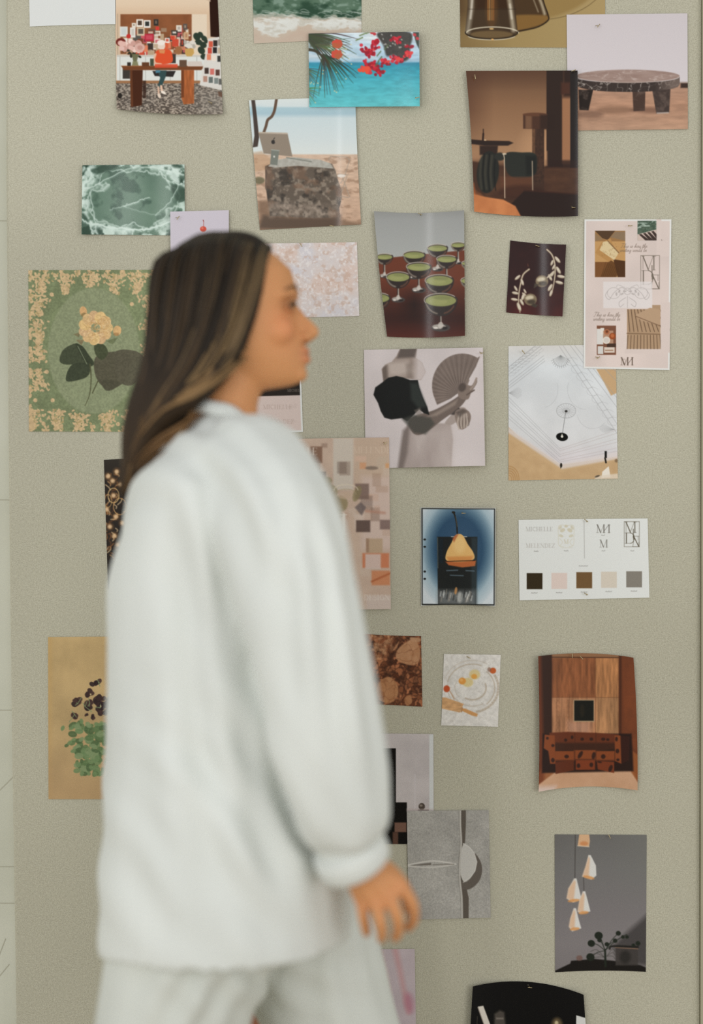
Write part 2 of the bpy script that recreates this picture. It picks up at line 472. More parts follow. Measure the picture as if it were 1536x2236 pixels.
cv.poly([(396, 153), (424, 153), (424, 226), (401, 228), (396, 212)], (164, 90, 48)); cv.rect(396, 153, 402, 213, (112, 60, 34)); cv.shade(cv.fbm(5, 2, .5, 4), .2, cv.region([(402, 153), (424, 153), (424, 228), (402, 228)]))
# tilted board of photos on the right
cv.poly([(455, 84), (482, 80), (488, 198), (436, 186)], (206, 202, 194))
for i, (x, y) in enumerate([(456, 90), (466, 88), (476, 86), (454, 104), (465, 103), (476, 104), (452, 118), (463, 120), (475, 122), (447, 148), (459, 150), (471, 152), (444, 166), (456, 168), (468, 170), (478, 172)]):
    cv.rect(x, y, x + 9, y + 13, [(200, 84, 60), (54, 46, 42), (150, 140, 128), (196, 72, 56), (44, 40, 40), (184, 164, 140), (214, 124, 92), (220, 206, 192), (60, 60, 58), (66, 52, 46), (200, 106, 96), (90, 62, 54), (170, 130, 112), (96, 104, 100), (120, 128, 124), (92, 92, 88)][i])
cv.ell(262, 209, 5, 6, (40, 36, 32)); cv.poly([(476, 200), (490, 202), (490, 214), (478, 210)], (90, 58, 42))
cv.tint(cv.region([(440, 200), (490, 200), (490, 252), (440, 252)], 40), (150, 146, 136), .35)
cv.blur(.5)
sheet('desk', 'photo_print', cv, [(252, -75), (472, -77), (487, 249), (255, 238)],
      'photo print of a long brown desk before a cork board crowded with pictures', bb=5, bl=-1, mat=MAT_MATTE, sy=[(150, 0), (249, .22)])

# --- waves
cv = Cv(546, -130, 794, 98, (64, 92, 72), 3)
f = cv.fbm(26, 5, 1.6, .8); g = cv.fbm(9, 4, 1.6, .8)
X, Y = cv.grid()
cv.tint(f, (104, 128, 108), .7); cv.tint(np.clip((g - .55) * 4, 0, 1), (150, 172, 158), .5); cv.tint(np.clip((.42 - f) * 4, 0, 1), (40, 66, 50), .8)
edge = Y + (f - .5) * 26 - (X - 668) * .0
cv.tint(np.clip((edge - 27) / 4, 0, 1), (170, 168, 154), .8)
cv.tint(np.clip((edge - 34) / 6, 0, 1), (186, 170, 152))
low = 60 + np.where(X < 650, 22 * np.sin((X - 550) / 100 * PI), -4 + 10 * np.sin((X - 650) / 60)) 
foam = np.clip((edge - 38) / 6, 0, 1) * np.clip((low - Y + (g - .5) * 14) / 5, 0, 1)
cv.tint(foam, (206, 208, 202), .9); cv.tint(foam * np.clip((g - .55) * 3, 0, 1), (176, 168, 152), .6)
cv.tint(np.clip((Y - low) / 10, 0, 1) * np.clip((f - .2), 0, 1), (184, 160, 142), .8)
for i in range(60):
    x, y = 550 + cv.rs.rand() * 240, 22 + cv.rs.rand() * 30
    cv.line([(x, y), (x + 8, y - 3 + cv.rs.rand() * 6), (x + 18, y + 2)], 1.2, (214, 218, 212), .55, 1.2, smooth=True)
cv.blur(.5)
sheet('waves', 'photo_print', cv, [(549, -128), (789, -130), (790, 84), (555, 95)],
      'photo print of green surf foaming onto pale sand, cut off by the top edge', mat=MAT_MATTE)

# --- computer on a boulder at the beach
cv = Cv(540, 206, 794, 506, (196, 208, 210), 5)
cv.vgrad([(206, (208, 214, 210)), (232, (198, 208, 208)), (236, (160, 188, 196)), (248, (156, 184, 194)), (258, (190, 204, 206)), (300, (196, 206, 206)), (336, (204, 210, 206)), (338, (198, 170, 146)), (400, (196, 164, 138)), (506, (184, 150, 124))])
cv.tint(np.clip((cv.fbm(30, 3, 2, .5) - .45) * 3, 0, 1), (166, 196, 204), .6, cv.region([(540, 232), (794, 228), (794, 250), (540, 256)], 10))
cv.shade(cv.fbm(5, 3, 3, .7), .1, cv.region([(540, 340), (794, 336), (794, 506), (540, 506)]))
cv.tint(np.clip((cv.fbm(10, 4, 1.6, .8) - .55) * 4, 0, 1), (140, 108, 84), .6, cv.region([(540, 345), (794, 340), (794, 506), (540, 506)]))
cv.poly([(549, 218), (557, 218), (562, 260), (566, 300), (563, 320), (552, 322), (556, 296), (553, 256)], (62, 50, 42), smooth=False)
cv.line([(604, 217), (600, 240), (594, 254), (585, 262), (581, 276), (576, 290)], 6, (92, 68, 50), smooth=True)
cv.poly([(540, 335), (572, 330), (590, 345), (600, 360), (580, 372), (545, 375)], (178, 140, 104), .6, 5)
cv.poly([(564, 288), (628, 290), (639, 342), (576, 335)], (136, 122, 106)); cv.poly([(564, 288), (628, 290), (629, 293), (566, 291)], (180, 166, 148))
cv.ell(597, 310, 4.2, 4.6, (44, 40, 38)); cv.line([(598, 304), (600, 301)], 1.6, (44, 40, 38)); cv.ell(601.5, 309, 1.4, 1.8, (136, 122, 106))
cv.poly([(566, 440), (600, 435), (700, 470), (790, 488), (790, 505), (566, 505)], (120, 92, 70), .8, 8)
cv.poly([(575, 470), (640, 475), (745, 470), (740, 498), (600, 500), (566, 498)], (84, 66, 52), .9, 8)
rock = [(579, 363), (592, 358), (640, 345), (700, 350), (726, 358), (733, 372), (738, 392), (746, 414), (747, 432), (741, 455), (743, 474), (690, 476), (640, 474), (590, 472), (585, 440), (580, 400)]
cv.poly(rock, (92, 80, 68), 1, 1.2)
r = cv.region(rock, 1.5)
cv.tint(np.clip((cv.fbm(10, 5) - .5) * 4, 0, 1), (146, 132, 116), .7, r); cv.tint(np.clip((.45 - cv.fbm(16, 5)) * 4, 0, 1), (46, 40, 34), .7, r); cv.tint(np.clip((cv.fbm(24, 4) - .6) * 4, 0, 1), (120, 88, 66), .5, r)
cv.tint(cv.region([(590, 440), (735, 450), (740, 474), (590, 474)], 14) * cv.fbm(8, 4), (168, 150, 134), .7)
top = [(586, 363), (600, 350), (640, 343), (700, 349), (722, 357), (728, 368), (650, 362), (600, 366)]
cv.poly(top, (172, 170, 160), 1, 1.5); cv.tint(cv.fbm(5, 3), (140, 134, 122), .5, cv.region(top)); cv.line([(626, 344), (680, 353)], 2.4, (120, 122, 112))
cv.poly([(593, 326), (610, 328), (606, 361), (590, 359)], (112, 116, 106)); cv.line([(593, 327), (610, 329)], 2, (150, 154, 144)); cv.ell(599, 342, 1.8, 2.2, (206, 204, 196))
cv.ell(566, 394, 12, 8, (92, 88, 60), 0, .8, 4)
for p in [[(718, 350), (722, 341), (758, 343), (764, 350)], [(764, 348), (752, 388), (744, 400)], [(748, 386), (764, 430)], [(758, 385), (746, 420)], [(738, 380), (760, 382)], [(744, 428), (762, 432)]]:
    cv.line(p, 1.4, (150, 138, 124), .9)
cv.ell(746, 384, 9, 3.4, (214, 206, 196), 0, .9)
cv.line([(582, 372), (580, 410), (584, 420)], 1.4, (60, 52, 46), .7)
cv.blur(.4)
sheet('rock', 'photo_print', cv, [(544, 219), (776, 211), (789, 490), (568, 502)],
      'photo print of a computer screen standing on a beach boulder', mat=MAT_GLOSS, br=-1,
      sx=[(544, .0), (722, .0), (742, glare_slope(742)), (757, .02), (790, 0)], sy=[(420, 0), (500, -.05)])

# --- red flowers over turquoise sea
cv = Cv(672, 66, 920, 237, (70, 170, 180), 4)
cv.vgrad([(66, (196, 210, 216)), (100, (176, 200, 214)), (134, (152, 186, 206)), (138, (46, 132, 160)), (146, (44, 146, 168)), (180, (66, 168, 182)), (240, (88, 186, 190))])
cv.tint(np.clip((cv.fbm(30, 3, 2, .7) - .5) * 3, 0, 1), (214, 218, 218), .6, cv.region([(672, 60), (920, 60), (920, 128), (672, 128)], 12))
cv.shade(cv.fbm(6, 3, 3, .8), .12)
rs = cv.rs
def frond(cx, cy, a0, a1, n, L, curl, c0, w=2.0):
    for i in range(n):
        a = math.radians(a0 + (a1 - a0) * i / (n - 1) + rs.rand() * 5)
        l = L * (.75 + rs.rand() * .35)
        p1 = (cx + math.cos(a) * l * .5, cy + math.sin(a) * l * .5)
        p2 = (cx + math.cos(a) * l, cy + math.sin(a) * l + curl * l * .2)
        c = tuple(v * (.8 + rs.rand() * .5) for v in c0)
        cv.line([(cx, cy), p1, p2], w, c, .95, 1, smooth=True, w1=.6)
        if rs.rand() < .3: cv.ell(p2[0], p2[1], 1.6, 1.2, (206, 196, 150))
frond(665, 76, -5, 50, 18, 110, .7, (52, 62, 44), 5)
frond(690, 98, -15, 25, 9, 80, .3, (96, 108, 72), 3)
frond(706, 118, 20, 100, 20, 82, .6, (50, 60, 44), 2.6); frond(664, 150, 0, 75, 14, 40, .4, (70, 84, 66), 2.4)
frond(664, 196, -20, 80, 12, 34, .5, (78, 92, 70), 2.2)
cv.line([(672, 108), (690, 112), (712, 130), (722, 150)], 7, (60, 54, 40), 1, 1.5, smooth=True, w1=3)
cv.poly([(676, 78), (730, 84), (716, 102), (676, 104)], (64, 70, 48), .7, 6)
for x, y, a in [(737, 96, 10), (736, 119, -10)]:
    for k in range(6): cv.ell(x + math.cos(k + a) * 6, y + math.sin(k + a) * 4.5, 7, 5.5, (208 - k * 6, 66 + k * 4, 52), k * 40)
cv.poly([(826, 71), (896, 71), (896, 104), (894, 126), (880, 134), (862, 120), (845, 122), (838, 100)], (52, 50, 46), .95, 5, smooth=True)
cv.tint(cv.fbm(7, 3), (92, 84, 76), .5, cv.region([(826, 71), (896, 71), (892, 128), (845, 118)], 4))
cv.poly([(902, 70), (916, 70), (916, 108), (910, 96)], (50, 58, 48), .9, 2)
for x, y in [(906, 76), (912, 84), (818, 74), (812, 71)]: cv.ell(x, y, 4, 3.4, (190, 60, 66), 30)
for i in range(110):
    cl = [(800, 105, 16, 9), (824, 95, 8, 16), (812, 118, 10, 8), (800, 145, 18, 16), (830, 155, 14, 10), (845, 135, 16, 9), (868, 130, 18, 8), (890, 118, 7, 12), (865, 85, 12, 10), (812, 140, 12, 12)][i % 10]
    x, y = cl[0] + rs.randn() * cl[2] * .5, cl[1] + rs.randn() * cl[3] * .5
    c = [(196, 28, 46), (214, 44, 58), (168, 20, 36), (150, 24, 40), (222, 62, 58)][rs.randint(5)]
    cv.ell(x, y, 3 + rs.rand() * 3.5, 2.4 + rs.rand() * 2, c, rs.rand() * 180, .95)
for i in range(8): cv.ell(785 + rs.rand() * 20, 148 + rs.rand() * 10, 5, 4, (226, 74, 48), rs.rand() * 90)
for x, y in [(824, 122), (840, 108), (826, 134), (820, 144)]: cv.line([(x, y), (x + 8, y - 10)], 3, (86, 104, 66), .8)
for x, y in [(786, 78), (800, 73), (778, 88)]: cv.line([(x, y), (x + 14, y - 6)], 3, (110, 128, 84), .9)
for i in range(14): cv.ell(830 + rs.rand() * 60, 74 + rs.rand() * 30, 2.4, 1.6, (176, 176, 168), rs.rand() * 90, .7)
cv.blur(.4)
sheet('flowers', 'photo_print', cv, [(674, 73), (916, 69), (917, 232), (676, 234)],
      'photo print of red blossoms hanging over a turquoise sea', over=('waves', 'rock'), mat=MAT_GLOSS,
      sx=[(674, .03), (820, .05), (893, glare_slope(893)), (917, .10)])

# --- smoked glass lamps
cv = Cv(1002, -100, 1326, 107, (150, 126, 78), 6)
X, Y = cv.grid()
cv.tint(np.clip((X - 1100) / 240, 0, 1), (164, 140, 92), 1); cv.tint(np.clip((1075 - X) / 80, 0, 1) * np.clip((105 - Y) / 80, 0, 1), (70, 48, 28), .9); cv.tint(np.clip((Y - 60) / 40, 0, 1) * np.clip((1120 - X) / 120, 0, 1), (118, 94, 56), .8)
cv.ell(1200, -30, 118, 66, (140, 112, 62), -16, .85, 8); cv.ring(1208, -30, 118, 70, 1.2, (96, 76, 44), -10, 100, .9, rot=-12)
cv.poly([(1090, -60), (1172, -60), (1186, 0), (1198, 34), (1192, 50), (1150, 66), (1110, 70), (1090, 40)], (66, 46, 26), .95, 3, smooth=True)
cv.poly([(1110, 36), (1195, 34), (1186, 52), (1140, 66), (1126, 66)], (130, 94, 44), .9, 5, smooth=True)
cv.line([(1160, -40), (1180, 0), (1190, 30)], 6, (190, 178, 150), .75, 5, smooth=True); cv.line([(1152, -40), (1166, 0), (1176, 26)], 2, (200, 190, 166), .6, 3)
cv.line([(1172, -60), (1187, 2), (1198, 34), (1196, 46), (1172, 60), (1132, 68)], 2.6, (40, 28, 16), 1, 1, smooth=True)
cv.poly([(1020, -60), (1116, -60), (1124, 0), (1131, 70), (1122, 80), (1074, 86), (1030, 82), (1016, 72), (1022, 10)], (62, 46, 30), .96, 2)
cv.poly([(1040, -60), (1112, -60), (1112, 20), (1040, 20)], (54, 34, 18), .9, 8)
cv.line([(1030, -40), (1030, 20), (1022, 70)], 9, (150, 140, 122), .8, 8); cv.line([(1032, 0), (1028, 40)], 4, (216, 208, 192), .7, 4)
cv.line([(1108, -30), (1116, 20), (1122, 66)], 9, (176, 164, 140), .8, 7); cv.line([(1114, 10), (1118, 40)], 4, (222, 214, 196), .6, 4)
for dx, c in [(-6, (206, 140, 70)), (-2, (236, 196, 130)), (3, (214, 150, 80)), (7, (180, 110, 54))]: cv.line([(1072 + dx, -50), (1072 + dx * .9, 44)], 1.8, c, .9, 1.4)
cv.ell(1074, 20, 13, 40, (120, 76, 34), 0, .35, 8)
cv.ring(1076, 72, 57, 13, 2.2, (206, 196, 172), 180, 360); cv.ring(1074, 71, 57, 14, 2.6, (38, 28, 18), -5, 185); cv.ring(1074, 76, 54, 11, 1.8, (190, 178, 152), 20, 160)
cv.ell(1074, 75, 46, 8, (120, 96, 60), 0, .7, 4); cv.line([(1024, 20), (1128, 20)], 1, (40, 30, 20), .7); cv.ell(1074, 63, 5, 1.4, (230, 190, 120)); cv.ell(1076, 86, 3, 1.6, (214, 160, 90))
cv.blur(.5)
sheet('lamps', 'photo_print', cv, [(1004, -98), (1322, -100), (1322, 104), (1006, 103)],
      'photo print of smoked glass bell lamps on tan, cut off by the top edge', mat=MAT_SATIN)

# --- marble coffee table
cv = Cv(1234, 25, 1508, 290, (196, 188, 190), 7)
cv.vgrad([(25, (194, 186, 188)), (180, (200, 192, 194)), (181, (176, 136, 112)), (230, (170, 128, 102)), (290, (176, 138, 112))])
cv.rect(1487, 181, 1508, 192, (60, 44, 38), 1, 3); cv.rect(1234, 178, 1508, 182, (150, 130, 118), .5)
cv.shade(cv.fbm(8, 4, 4, .7), .14, cv.region([(1234, 190), (1508, 190), (1508, 290), (1234, 290)]))
cv.ell(1345, 240, 40, 9, (120, 88, 68), 0, .6, 10); cv.ell(1420, 240, 40, 6, (96, 66, 52), 0, .6, 8); cv.ell(1290, 250, 28, 10, (100, 72, 58), 0, .5, 10)
def legp(p, c): 
    cv.poly(p, c, 1, 1.2); r = cv.region(p)
    cv.tint(np.clip((cv.fbm(12, 4) - .5) * 2.5, 0, 1), (116, 98, 88), .45, r)
legp([(1264, 196), (1296, 196), (1286, 241), (1266, 240)], (40, 32, 28)); legp([(1382, 200), (1410, 200), (1409, 242), (1384, 243)], (70, 52, 44)); legp([(1425, 196), (1465, 192), (1462, 246), (1434, 248)], (64, 52, 47))
cv.line([(1436, 247), (1460, 246)], 3, (200, 186, 176), .7, 2)
band = [(1262, 168)] + arc(1372, 168, 113, 13, 180, 0)[1:-1] + [(1485, 168), (1485, 184)] + arc(1372, 186, 112, 15, 0, 180)[1:-1] + [(1262, 184)]
cv.poly(band, (58, 48, 44), 1, 1.2); r = cv.region(band)
X, Y = cv.grid(); v = cv.fbm(22, 4)
cv.tint(np.clip(1 - np.abs(v - .5) * 22, 0, 1), (206, 196, 186), .8, r); cv.tint(np.clip((X - 1430) / 40, 0, 1), (128, 110, 100), .7, r); cv.tint(np.clip(1 - np.abs(cv.fbm(22, 3) - .5) * 26, 0, 1), (176, 160, 148), .35, r)
cv.ell(1372, 166, 113, 14, (156, 132, 122), 0, 1, 1.2)
r = cv.region([(1259, 166)] + arc(1372, 166, 112, 13.5, 180, 360) + arc(1372, 166, 112, 13.5, 0, 180))
cv.tint(np.clip(1 - np.abs(cv.fbm(14, 4, 2.5, .5) - .5) * 14, 0, 1), (204, 190, 182), .7, r); cv.tint(cv.fbm(12, 4, 3, .6), (124, 96, 86), .5, r)
cv.ring(1372, 166, 113, 14, 1, (196, 180, 170), 0, 180, .7)
cv.blur(.4)
sheet('table', 'photo_print', cv, [(1238, 32), (1502, 29), (1503, 282), (1241, 285)],
      'photo print of a round marble coffee table against a pale lilac wall', over=('lamps',), mat=MAT_SATIN)

# --- dark lounge
cv = Cv(1014, 150, 1266, 476, (110, 70, 46), 8)
X, Y = cv.grid()
cv.vgrad([(150, (98, 68, 46)), (230, (132, 94, 64)), (330, (156, 116, 82)), (345, (152, 110, 78)), (365, (74, 48, 32)), (476, (58, 36, 24))])
cv.tint(np.clip((1080 - X) / 70, 0, 1) * np.clip((340 - Y) / 100, 0, 1), (78, 46, 30), .7); cv.tint(np.clip((200 - Y) / 50, 0, 1), (76, 46, 30), .6)
cv.tint(np.clip(1 - ((X - 1185) / 60) ** 2 - ((Y - 320) / 60) ** 2, 0, 1), (188, 142, 102), .6)
cv.poly([(1018, 350), (1120, 366), (1262, 362), (1262, 476), (1018, 476)], (66, 40, 26), 1, 4); cv.tint(cv.fbm(18, 3, 2, .8), (94, 60, 38), .6, cv.region([(1060, 370), (1262, 366), (1262, 430), (1060, 440)], 8))
cv.rect(1194, 150, 1230, 364, (42, 26, 18)); cv.rect(1228, 206, 1248, 358, (150, 102, 68), 1, 3); cv.rect(1230, 150, 1266, 212, (42, 24, 16), 1, 10); cv.rect(1226, 180, 1246, 206, (70, 38, 24), 1, 6); cv.rect(1246, 150, 1268, 366, (28, 20, 16), 1, 2)
cv.rect(1192, 350, 1262, 366, (40, 22, 16), .8, 5)
cv.rect(1182, 330, 1196, 362, (176, 130, 92), .7, 4)
cv.rect(1163, 280, 1189, 420, (60, 38, 26), 1, 1.2); cv.rect(1164, 280, 1169, 370, (110, 74, 48), .8, 2); cv.shade(cv.fbm(4, 3), .3, cv.region([(1163, 282), (1189, 282), (1189, 400), (1163, 400)]))
cv.poly([(1143, 251), (1196, 251), (1196, 282), (1143, 281)], (70, 42, 28)); cv.rect(1148, 252, 1162, 281, (120, 84, 58), .8, 4); cv.ell(1169, 250, 27, 4, (92, 56, 36)); cv.rect(1180, 250, 1212, 282, (40, 24, 16), .7, 6)
cv.poly([(1026, 304), (1060, 307), (1112, 308), (1122, 312), (1110, 318), (1060, 318), (1026, 314)], (40, 26, 20), 1, 2); cv.poly([(1048, 318), (1088, 318), (1086, 340), (1048, 338)], (46, 30, 22), 1, 3)
cv.line([(1055, 306), (1056, 292)], 4, (44, 26, 18)); cv.line([(1056, 292), (1056, 282)], 2, (44, 26, 18)); cv.ell(1060, 306, 2.5, 1.5, (220, 190, 150), 0, .8)
cv.ell(1066, 376, 24, 46, (32, 32, 27), 6, 1, 3)
for dx in (-14, -3, 9): cv.line([(1066 + dx, 340), (1063 + dx, 378), (1066 + dx, 412)], 5, (86, 80, 64), .45, 5, smooth=True)
for dx in (-8, 4, 17): cv.line([(1066 + dx, 336), (1063 + dx, 378), (1066 + dx, 416)], 2, (14, 14, 12), .8, 2, smooth=True)
cv.ell(1092, 342, 12, 9, (40, 40, 34), 0, 1, 3)
cv.poly([(1104, 336), (1140, 333), (1170, 337), (1172, 372), (1160, 386), (1130, 390), (1108, 376)], (36, 38, 32), 1, 2, smooth=True); cv.poly([(1148, 340), (1172, 340), (1172, 380), (1150, 384)], (20, 21, 18), .7, 6)
cv.poly([(1092, 386), (1164, 386), (1160, 430), (1096, 428)], (92, 54, 34), .8, 4); cv.ell(1140, 420, 50, 16, (48, 24, 15), 0, .6, 10)
cv.line([(1100, 336), (1102, 345), (1103, 432)], 2, (206, 186, 160), .9); cv.line([(1163, 352), (1164, 418)], 2.2, (176, 156, 132), .9); cv.ell(1102, 336, 5, 2, (206, 190, 164), 0, .8)
cv.poly([(1118, 444), (1146, 416), (1266, 424), (1266, 476), (1110, 476)], (36, 20, 14), 1, 3); cv.line([(1146, 416), (1266, 424)], 3, (56, 28, 18), .9, 3)
cv.poly([(1030, 405), (1038, 424), (1060, 430), (1100, 436), (1126, 450), (1140, 476), (1020, 476)], (196, 120, 68), 1, 2.5, smooth=False); cv.tint(cv.fbm(20, 3), (166, 94, 50), .5, cv.region([(1030, 405), (1060, 430), (1126, 450), (1140, 476), (1026, 476)], 3)); cv.poly([(1026, 390), (1036, 400), (1040, 425), (1030, 420)], (150, 76, 36), .8, 4)
cv.blur(.6)
sheet('lounge', 'photo_print', cv, [(1018, 155), (1262, 154), (1263, 472), (1036, 462)],
      'photo print of a dim brown lounge with a drum lamp and black chairs', over=('table',), mat=MAT_GLOSS, bb=5, bl=3,
      sx=[(1018, -.18), (1060, -.05), (1220, .06), (1254, .17), (1264, .235)], sy=[(154, 0), (300, 0), (470, .05)])

# --- green marble
cv = Cv(174, 354, 410, 518, (84, 112, 94), 9)
v = cv.fbm(40, 5); X, Y = cv.grid()
cv.tint(v, (100, 128, 108), .8); cv.tint(np.clip((.45 - cv.fbm(30, 4)) * 4, 0, 1), (54, 82, 66), .8)
oval = ((X - 290) / 96) ** 2 + ((Y - 436) / 62) ** 2 + (cv.fbm(30, 4) - .5) * .9
cv.tint(np.clip((oval - 1.0) * 2, 0, 1) * np.clip((cv.fbm(18, 4) - .36) * 5, 0, 1), (196, 214, 202), .9)
cv.tint(np.clip((oval - 1.5) * 2, 0, 1) * np.clip((.52 - cv.fbm(22, 4)) * 6, 0, 1), (34, 60, 46), .9)
cv.tint(np.clip(1 - np.abs(oval - 1.02) * 7, 0, 1), (200, 216, 206), .75)
for P_, q in [([(350, 358), (405, 358), (405, 404), (388, 402), (372, 390), (358, 376)], .85), ([(178, 370), (206, 362), (214, 378), (196, 392), (190, 414), (198, 440), (190, 470), (178, 476)], .8), ([(186, 470), (200, 478), (214, 514), (204, 514), (196, 494)], .85), ([(330, 496), (404, 462), (404, 492), (360, 512)], .6), ([(205, 486), (240, 494), (280, 498), (278, 506), (236, 502), (206, 496)], .8)]:
    r = cv.region(P_, 7, True); cv.tint(r * np.clip(cv.fbm(9, 4) * 2.2 - .35, 0, 1), (200, 216, 206), q)
for P_ in ([(178, 468), (190, 474), (198, 500), (194, 514), (178, 514)], [(376, 358), (396, 360), (398, 366), (380, 366)], [(394, 378), (404, 376), (404, 392), (392, 394)], [(374, 404), (404, 410), (404, 440), (384, 436)], [(196, 372), (232, 360), (262, 362), (216, 380)]):
    cv.poly(P_, (40, 66, 50), .8, 5, smooth=True)
def vein(p, w, a=.8):
    q = smooth_pts(p, False, 7); q = q + cv.rs.randn(*q.shape) * .9
    cv.line(q, w, (206, 220, 210), a, 1.4); cv.line(q + np.array([1, 1.5]), w * 2, (176, 198, 186), a * .35, 4)
vein([(180, 418), (210, 404), (250, 382), (290, 366), (330, 366)], 1.6); vein([(196, 420), (202, 450), (206, 480), (212, 510)], 1.5); vein([(300, 440), (280, 448), (262, 452), (240, 458)], 1); vein([(326, 430), (305, 438), (290, 444), (270, 450)], 1.4)
vein([(206, 488), (240, 496), (280, 500), (310, 502), (340, 496), (372, 484)], 3.2, .9); vein([(345, 368), (360, 390), (380, 400), (402, 402)], 1.6); vein([(340, 470), (362, 450), (380, 426), (390, 400)], 1.3); vein([(270, 450), (310, 462), (350, 470)], .9, .5); vein([(372, 480), (390, 450), (402, 440)], 1.4)
vein([(180, 480), (196, 490), (202, 512)], 3); vein([(192, 366), (200, 384), (186, 400)], 4, .7); vein([(330, 364), (362, 372), (400, 382)], 4, .7)
cv.blur(.4)
sheet('marble', 'photo_print', cv, [(180, 361), (403, 359), (404, 514), (178, 512)],
      'photo print of green marble with white veins', mat=MAT_GLOSS,
      sx=[(178, -.12), (230, -.06), (275, glare_slope(275)), (330, glare_slope(330) - .05), (364, glare_slope(364)), (405, .12)], sy=[(359, .02), (514, -.02)])

# --- cherry card
cv = Cv(368, 455, 504, 606, (192, 185, 194), 10)
cv.ell(444, 500, 7, 6, (200, 78, 62), 0, 1, 1.2); cv.ell(442, 498, 2.5, 2, (222, 128, 108), 0, .8, 1.5); cv.line([(445, 495), (445, 483)], 1.2, (170, 90, 84)); cv.line([(445, 483), (444, 481)], 2, (150, 70, 66))
sheet('cherry', 'art_card', cv, [(372, 462), (500, 459), (500, 600), (373, 602)],
      'pale lilac card with one red cherry, pinned over the green marble print', over=('marble',), mat=MAT_MATTE)

# --- rose panel
cv = Cv(58, 586, 352, 947, (120, 130, 94), 11)
cv.shade(cv.fbm(30, 4), .14)
X, Y = cv.grid()
ov = ((X - 205) / 102) ** 2 + ((Y - 766) / 140) ** 2
cv.tint(np.clip((1 - ov) * 12, 0, 1), (136, 143, 110), .85)
TAN = (196, 168, 126)
rs = cv.rs
def spray(cx, cy, n, sx, sy, dirn):
    for i in range(n):
        t = rs.rand()
        x = cx + rs.randn() * sx * (1 - t * .75) ; y = cy + (t - .4) * sy * 2 * dirn
        if ((x - 205) / 102) ** 2 + ((y - 766) / 140) ** 2 < 1.0: continue
        cv.ell(x, y, 2.7 + rs.rand() * 1.8, 1.6 + rs.rand(), TAN if rs.rand() < .85 else (170, 150, 104), rs.rand() * 180, .95, .8)
for cx in (90, 142, 195, 250, 300, 345): spray(cx, 614 + (cx % 3) * 2, 95, 14, 22, 1)
for cy in (662, 715, 772, 835): spray(84, cy, 90, 13, 24, 1 if cy < 740 else -1); spray(326, cy, 80, 12, 24, 1)
for cx in (72, 124, 176, 232, 290, 335): spray(cx, 912, 100, 14, 22, 1)
for k in range(9):
    for yy, d in ((590, 1), (942, -1)): spray(66 + k * 34, yy, 14, 6, 10, d)
    spray(66, 600 + k * 42, 16, 4, 12, 1)
for x, y in [(113, 643), (97, 840), (115, 874), (77, 874), (102, 812), (95, 925), (288, 664), (258, 926)]: cv.ell(x, y, 4.5, 4.5, TAN)
for pts, c in [([(130, 785), (140, 762), (168, 750), (176, 768), (192, 790), (184, 795), (160, 796), (138, 795)], (66, 72, 54)), ([(145, 832), (152, 802), (172, 792), (196, 798), (194, 818), (178, 828)], (60, 66, 50)),
               ([(165, 752), (180, 756), (192, 772), (206, 794), (190, 796)], (58, 64, 48)), ([(205, 798), (215, 775), (262, 768), (285, 785), (275, 830), (240, 850), (214, 832)], (84, 80, 64)), ([(206, 754), (226, 752), (236, 770), (224, 786), (210, 776)], (70, 76, 54)),
               ([(224, 830), (262, 835), (244, 852), (228, 850)], (78, 76, 60)), ([(250, 770), (300, 768), (320, 800), (290, 840), (260, 830)], (88, 84, 68))]:
    cv.poly(pts, c, .95, 1.5, smooth=True)
cv.line([(197, 796), (199, 828), (196, 860), (186, 886)], 3, (84, 84, 58), .9, 1, smooth=True, w1=1.6); cv.line([(214, 832), (202, 858)], 2.4, (84, 84, 58)); cv.line([(170, 756), (190, 795)], 1.4, (140, 150, 118), .8); cv.line([(224, 750), (226, 740)], 2, (110, 118, 80))
cv.ell(182, 680, 8, 11, (204, 160, 108), -8, 1, 1.2); cv.ell(184, 688, 7, 5, (120, 104, 66), 0, .7, 2); cv.ell(256, 722, 9, 11, (206, 166, 112), 10); cv.ell(254, 730, 6, 4, (150, 110, 66), 0, .6, 2)
cv.poly([(232, 745), (258, 736), (246, 752)], (110, 118, 84)); cv.poly([(160, 730), (178, 724), (172, 736)], (120, 112, 80)); cv.poly([(166, 742), (184, 742), (178, 754)], (130, 116, 84))
for k in range(11): 
    a = k * 2 * PI / 11
    cv.ell(209 + math.cos(a) * 24, 716 + math.sin(a) * 24, 14, 12, (212 - (k % 3) * 6, 178 - (k % 3) * 7, 120), math.degrees(a), 1, 1.2)
for k in range(60):
    a, q = rs.rand() * 6.28, rs.rand() ** .6 * 30
    x, y = 209 + math.cos(a) * q, 715 + math.sin(a) * q
    cv.ring(x, y, 5 + rs.rand() * 5, 3 + rs.rand() * 4, 1.1, [(184, 140, 84), (228, 200, 150), (196, 156, 100)][k % 3], rs.rand() * 360, 400 + rs.rand() * 100, .6)
cv.shade(cv.fbm(3, 2), .12)
sheet('rose', 'art_print', cv, [(62, 590), (346, 589), (347, 943), (63, 942)],
      'sage green print of a cream rose in a tan floral border', mat=MAT_MATTE)

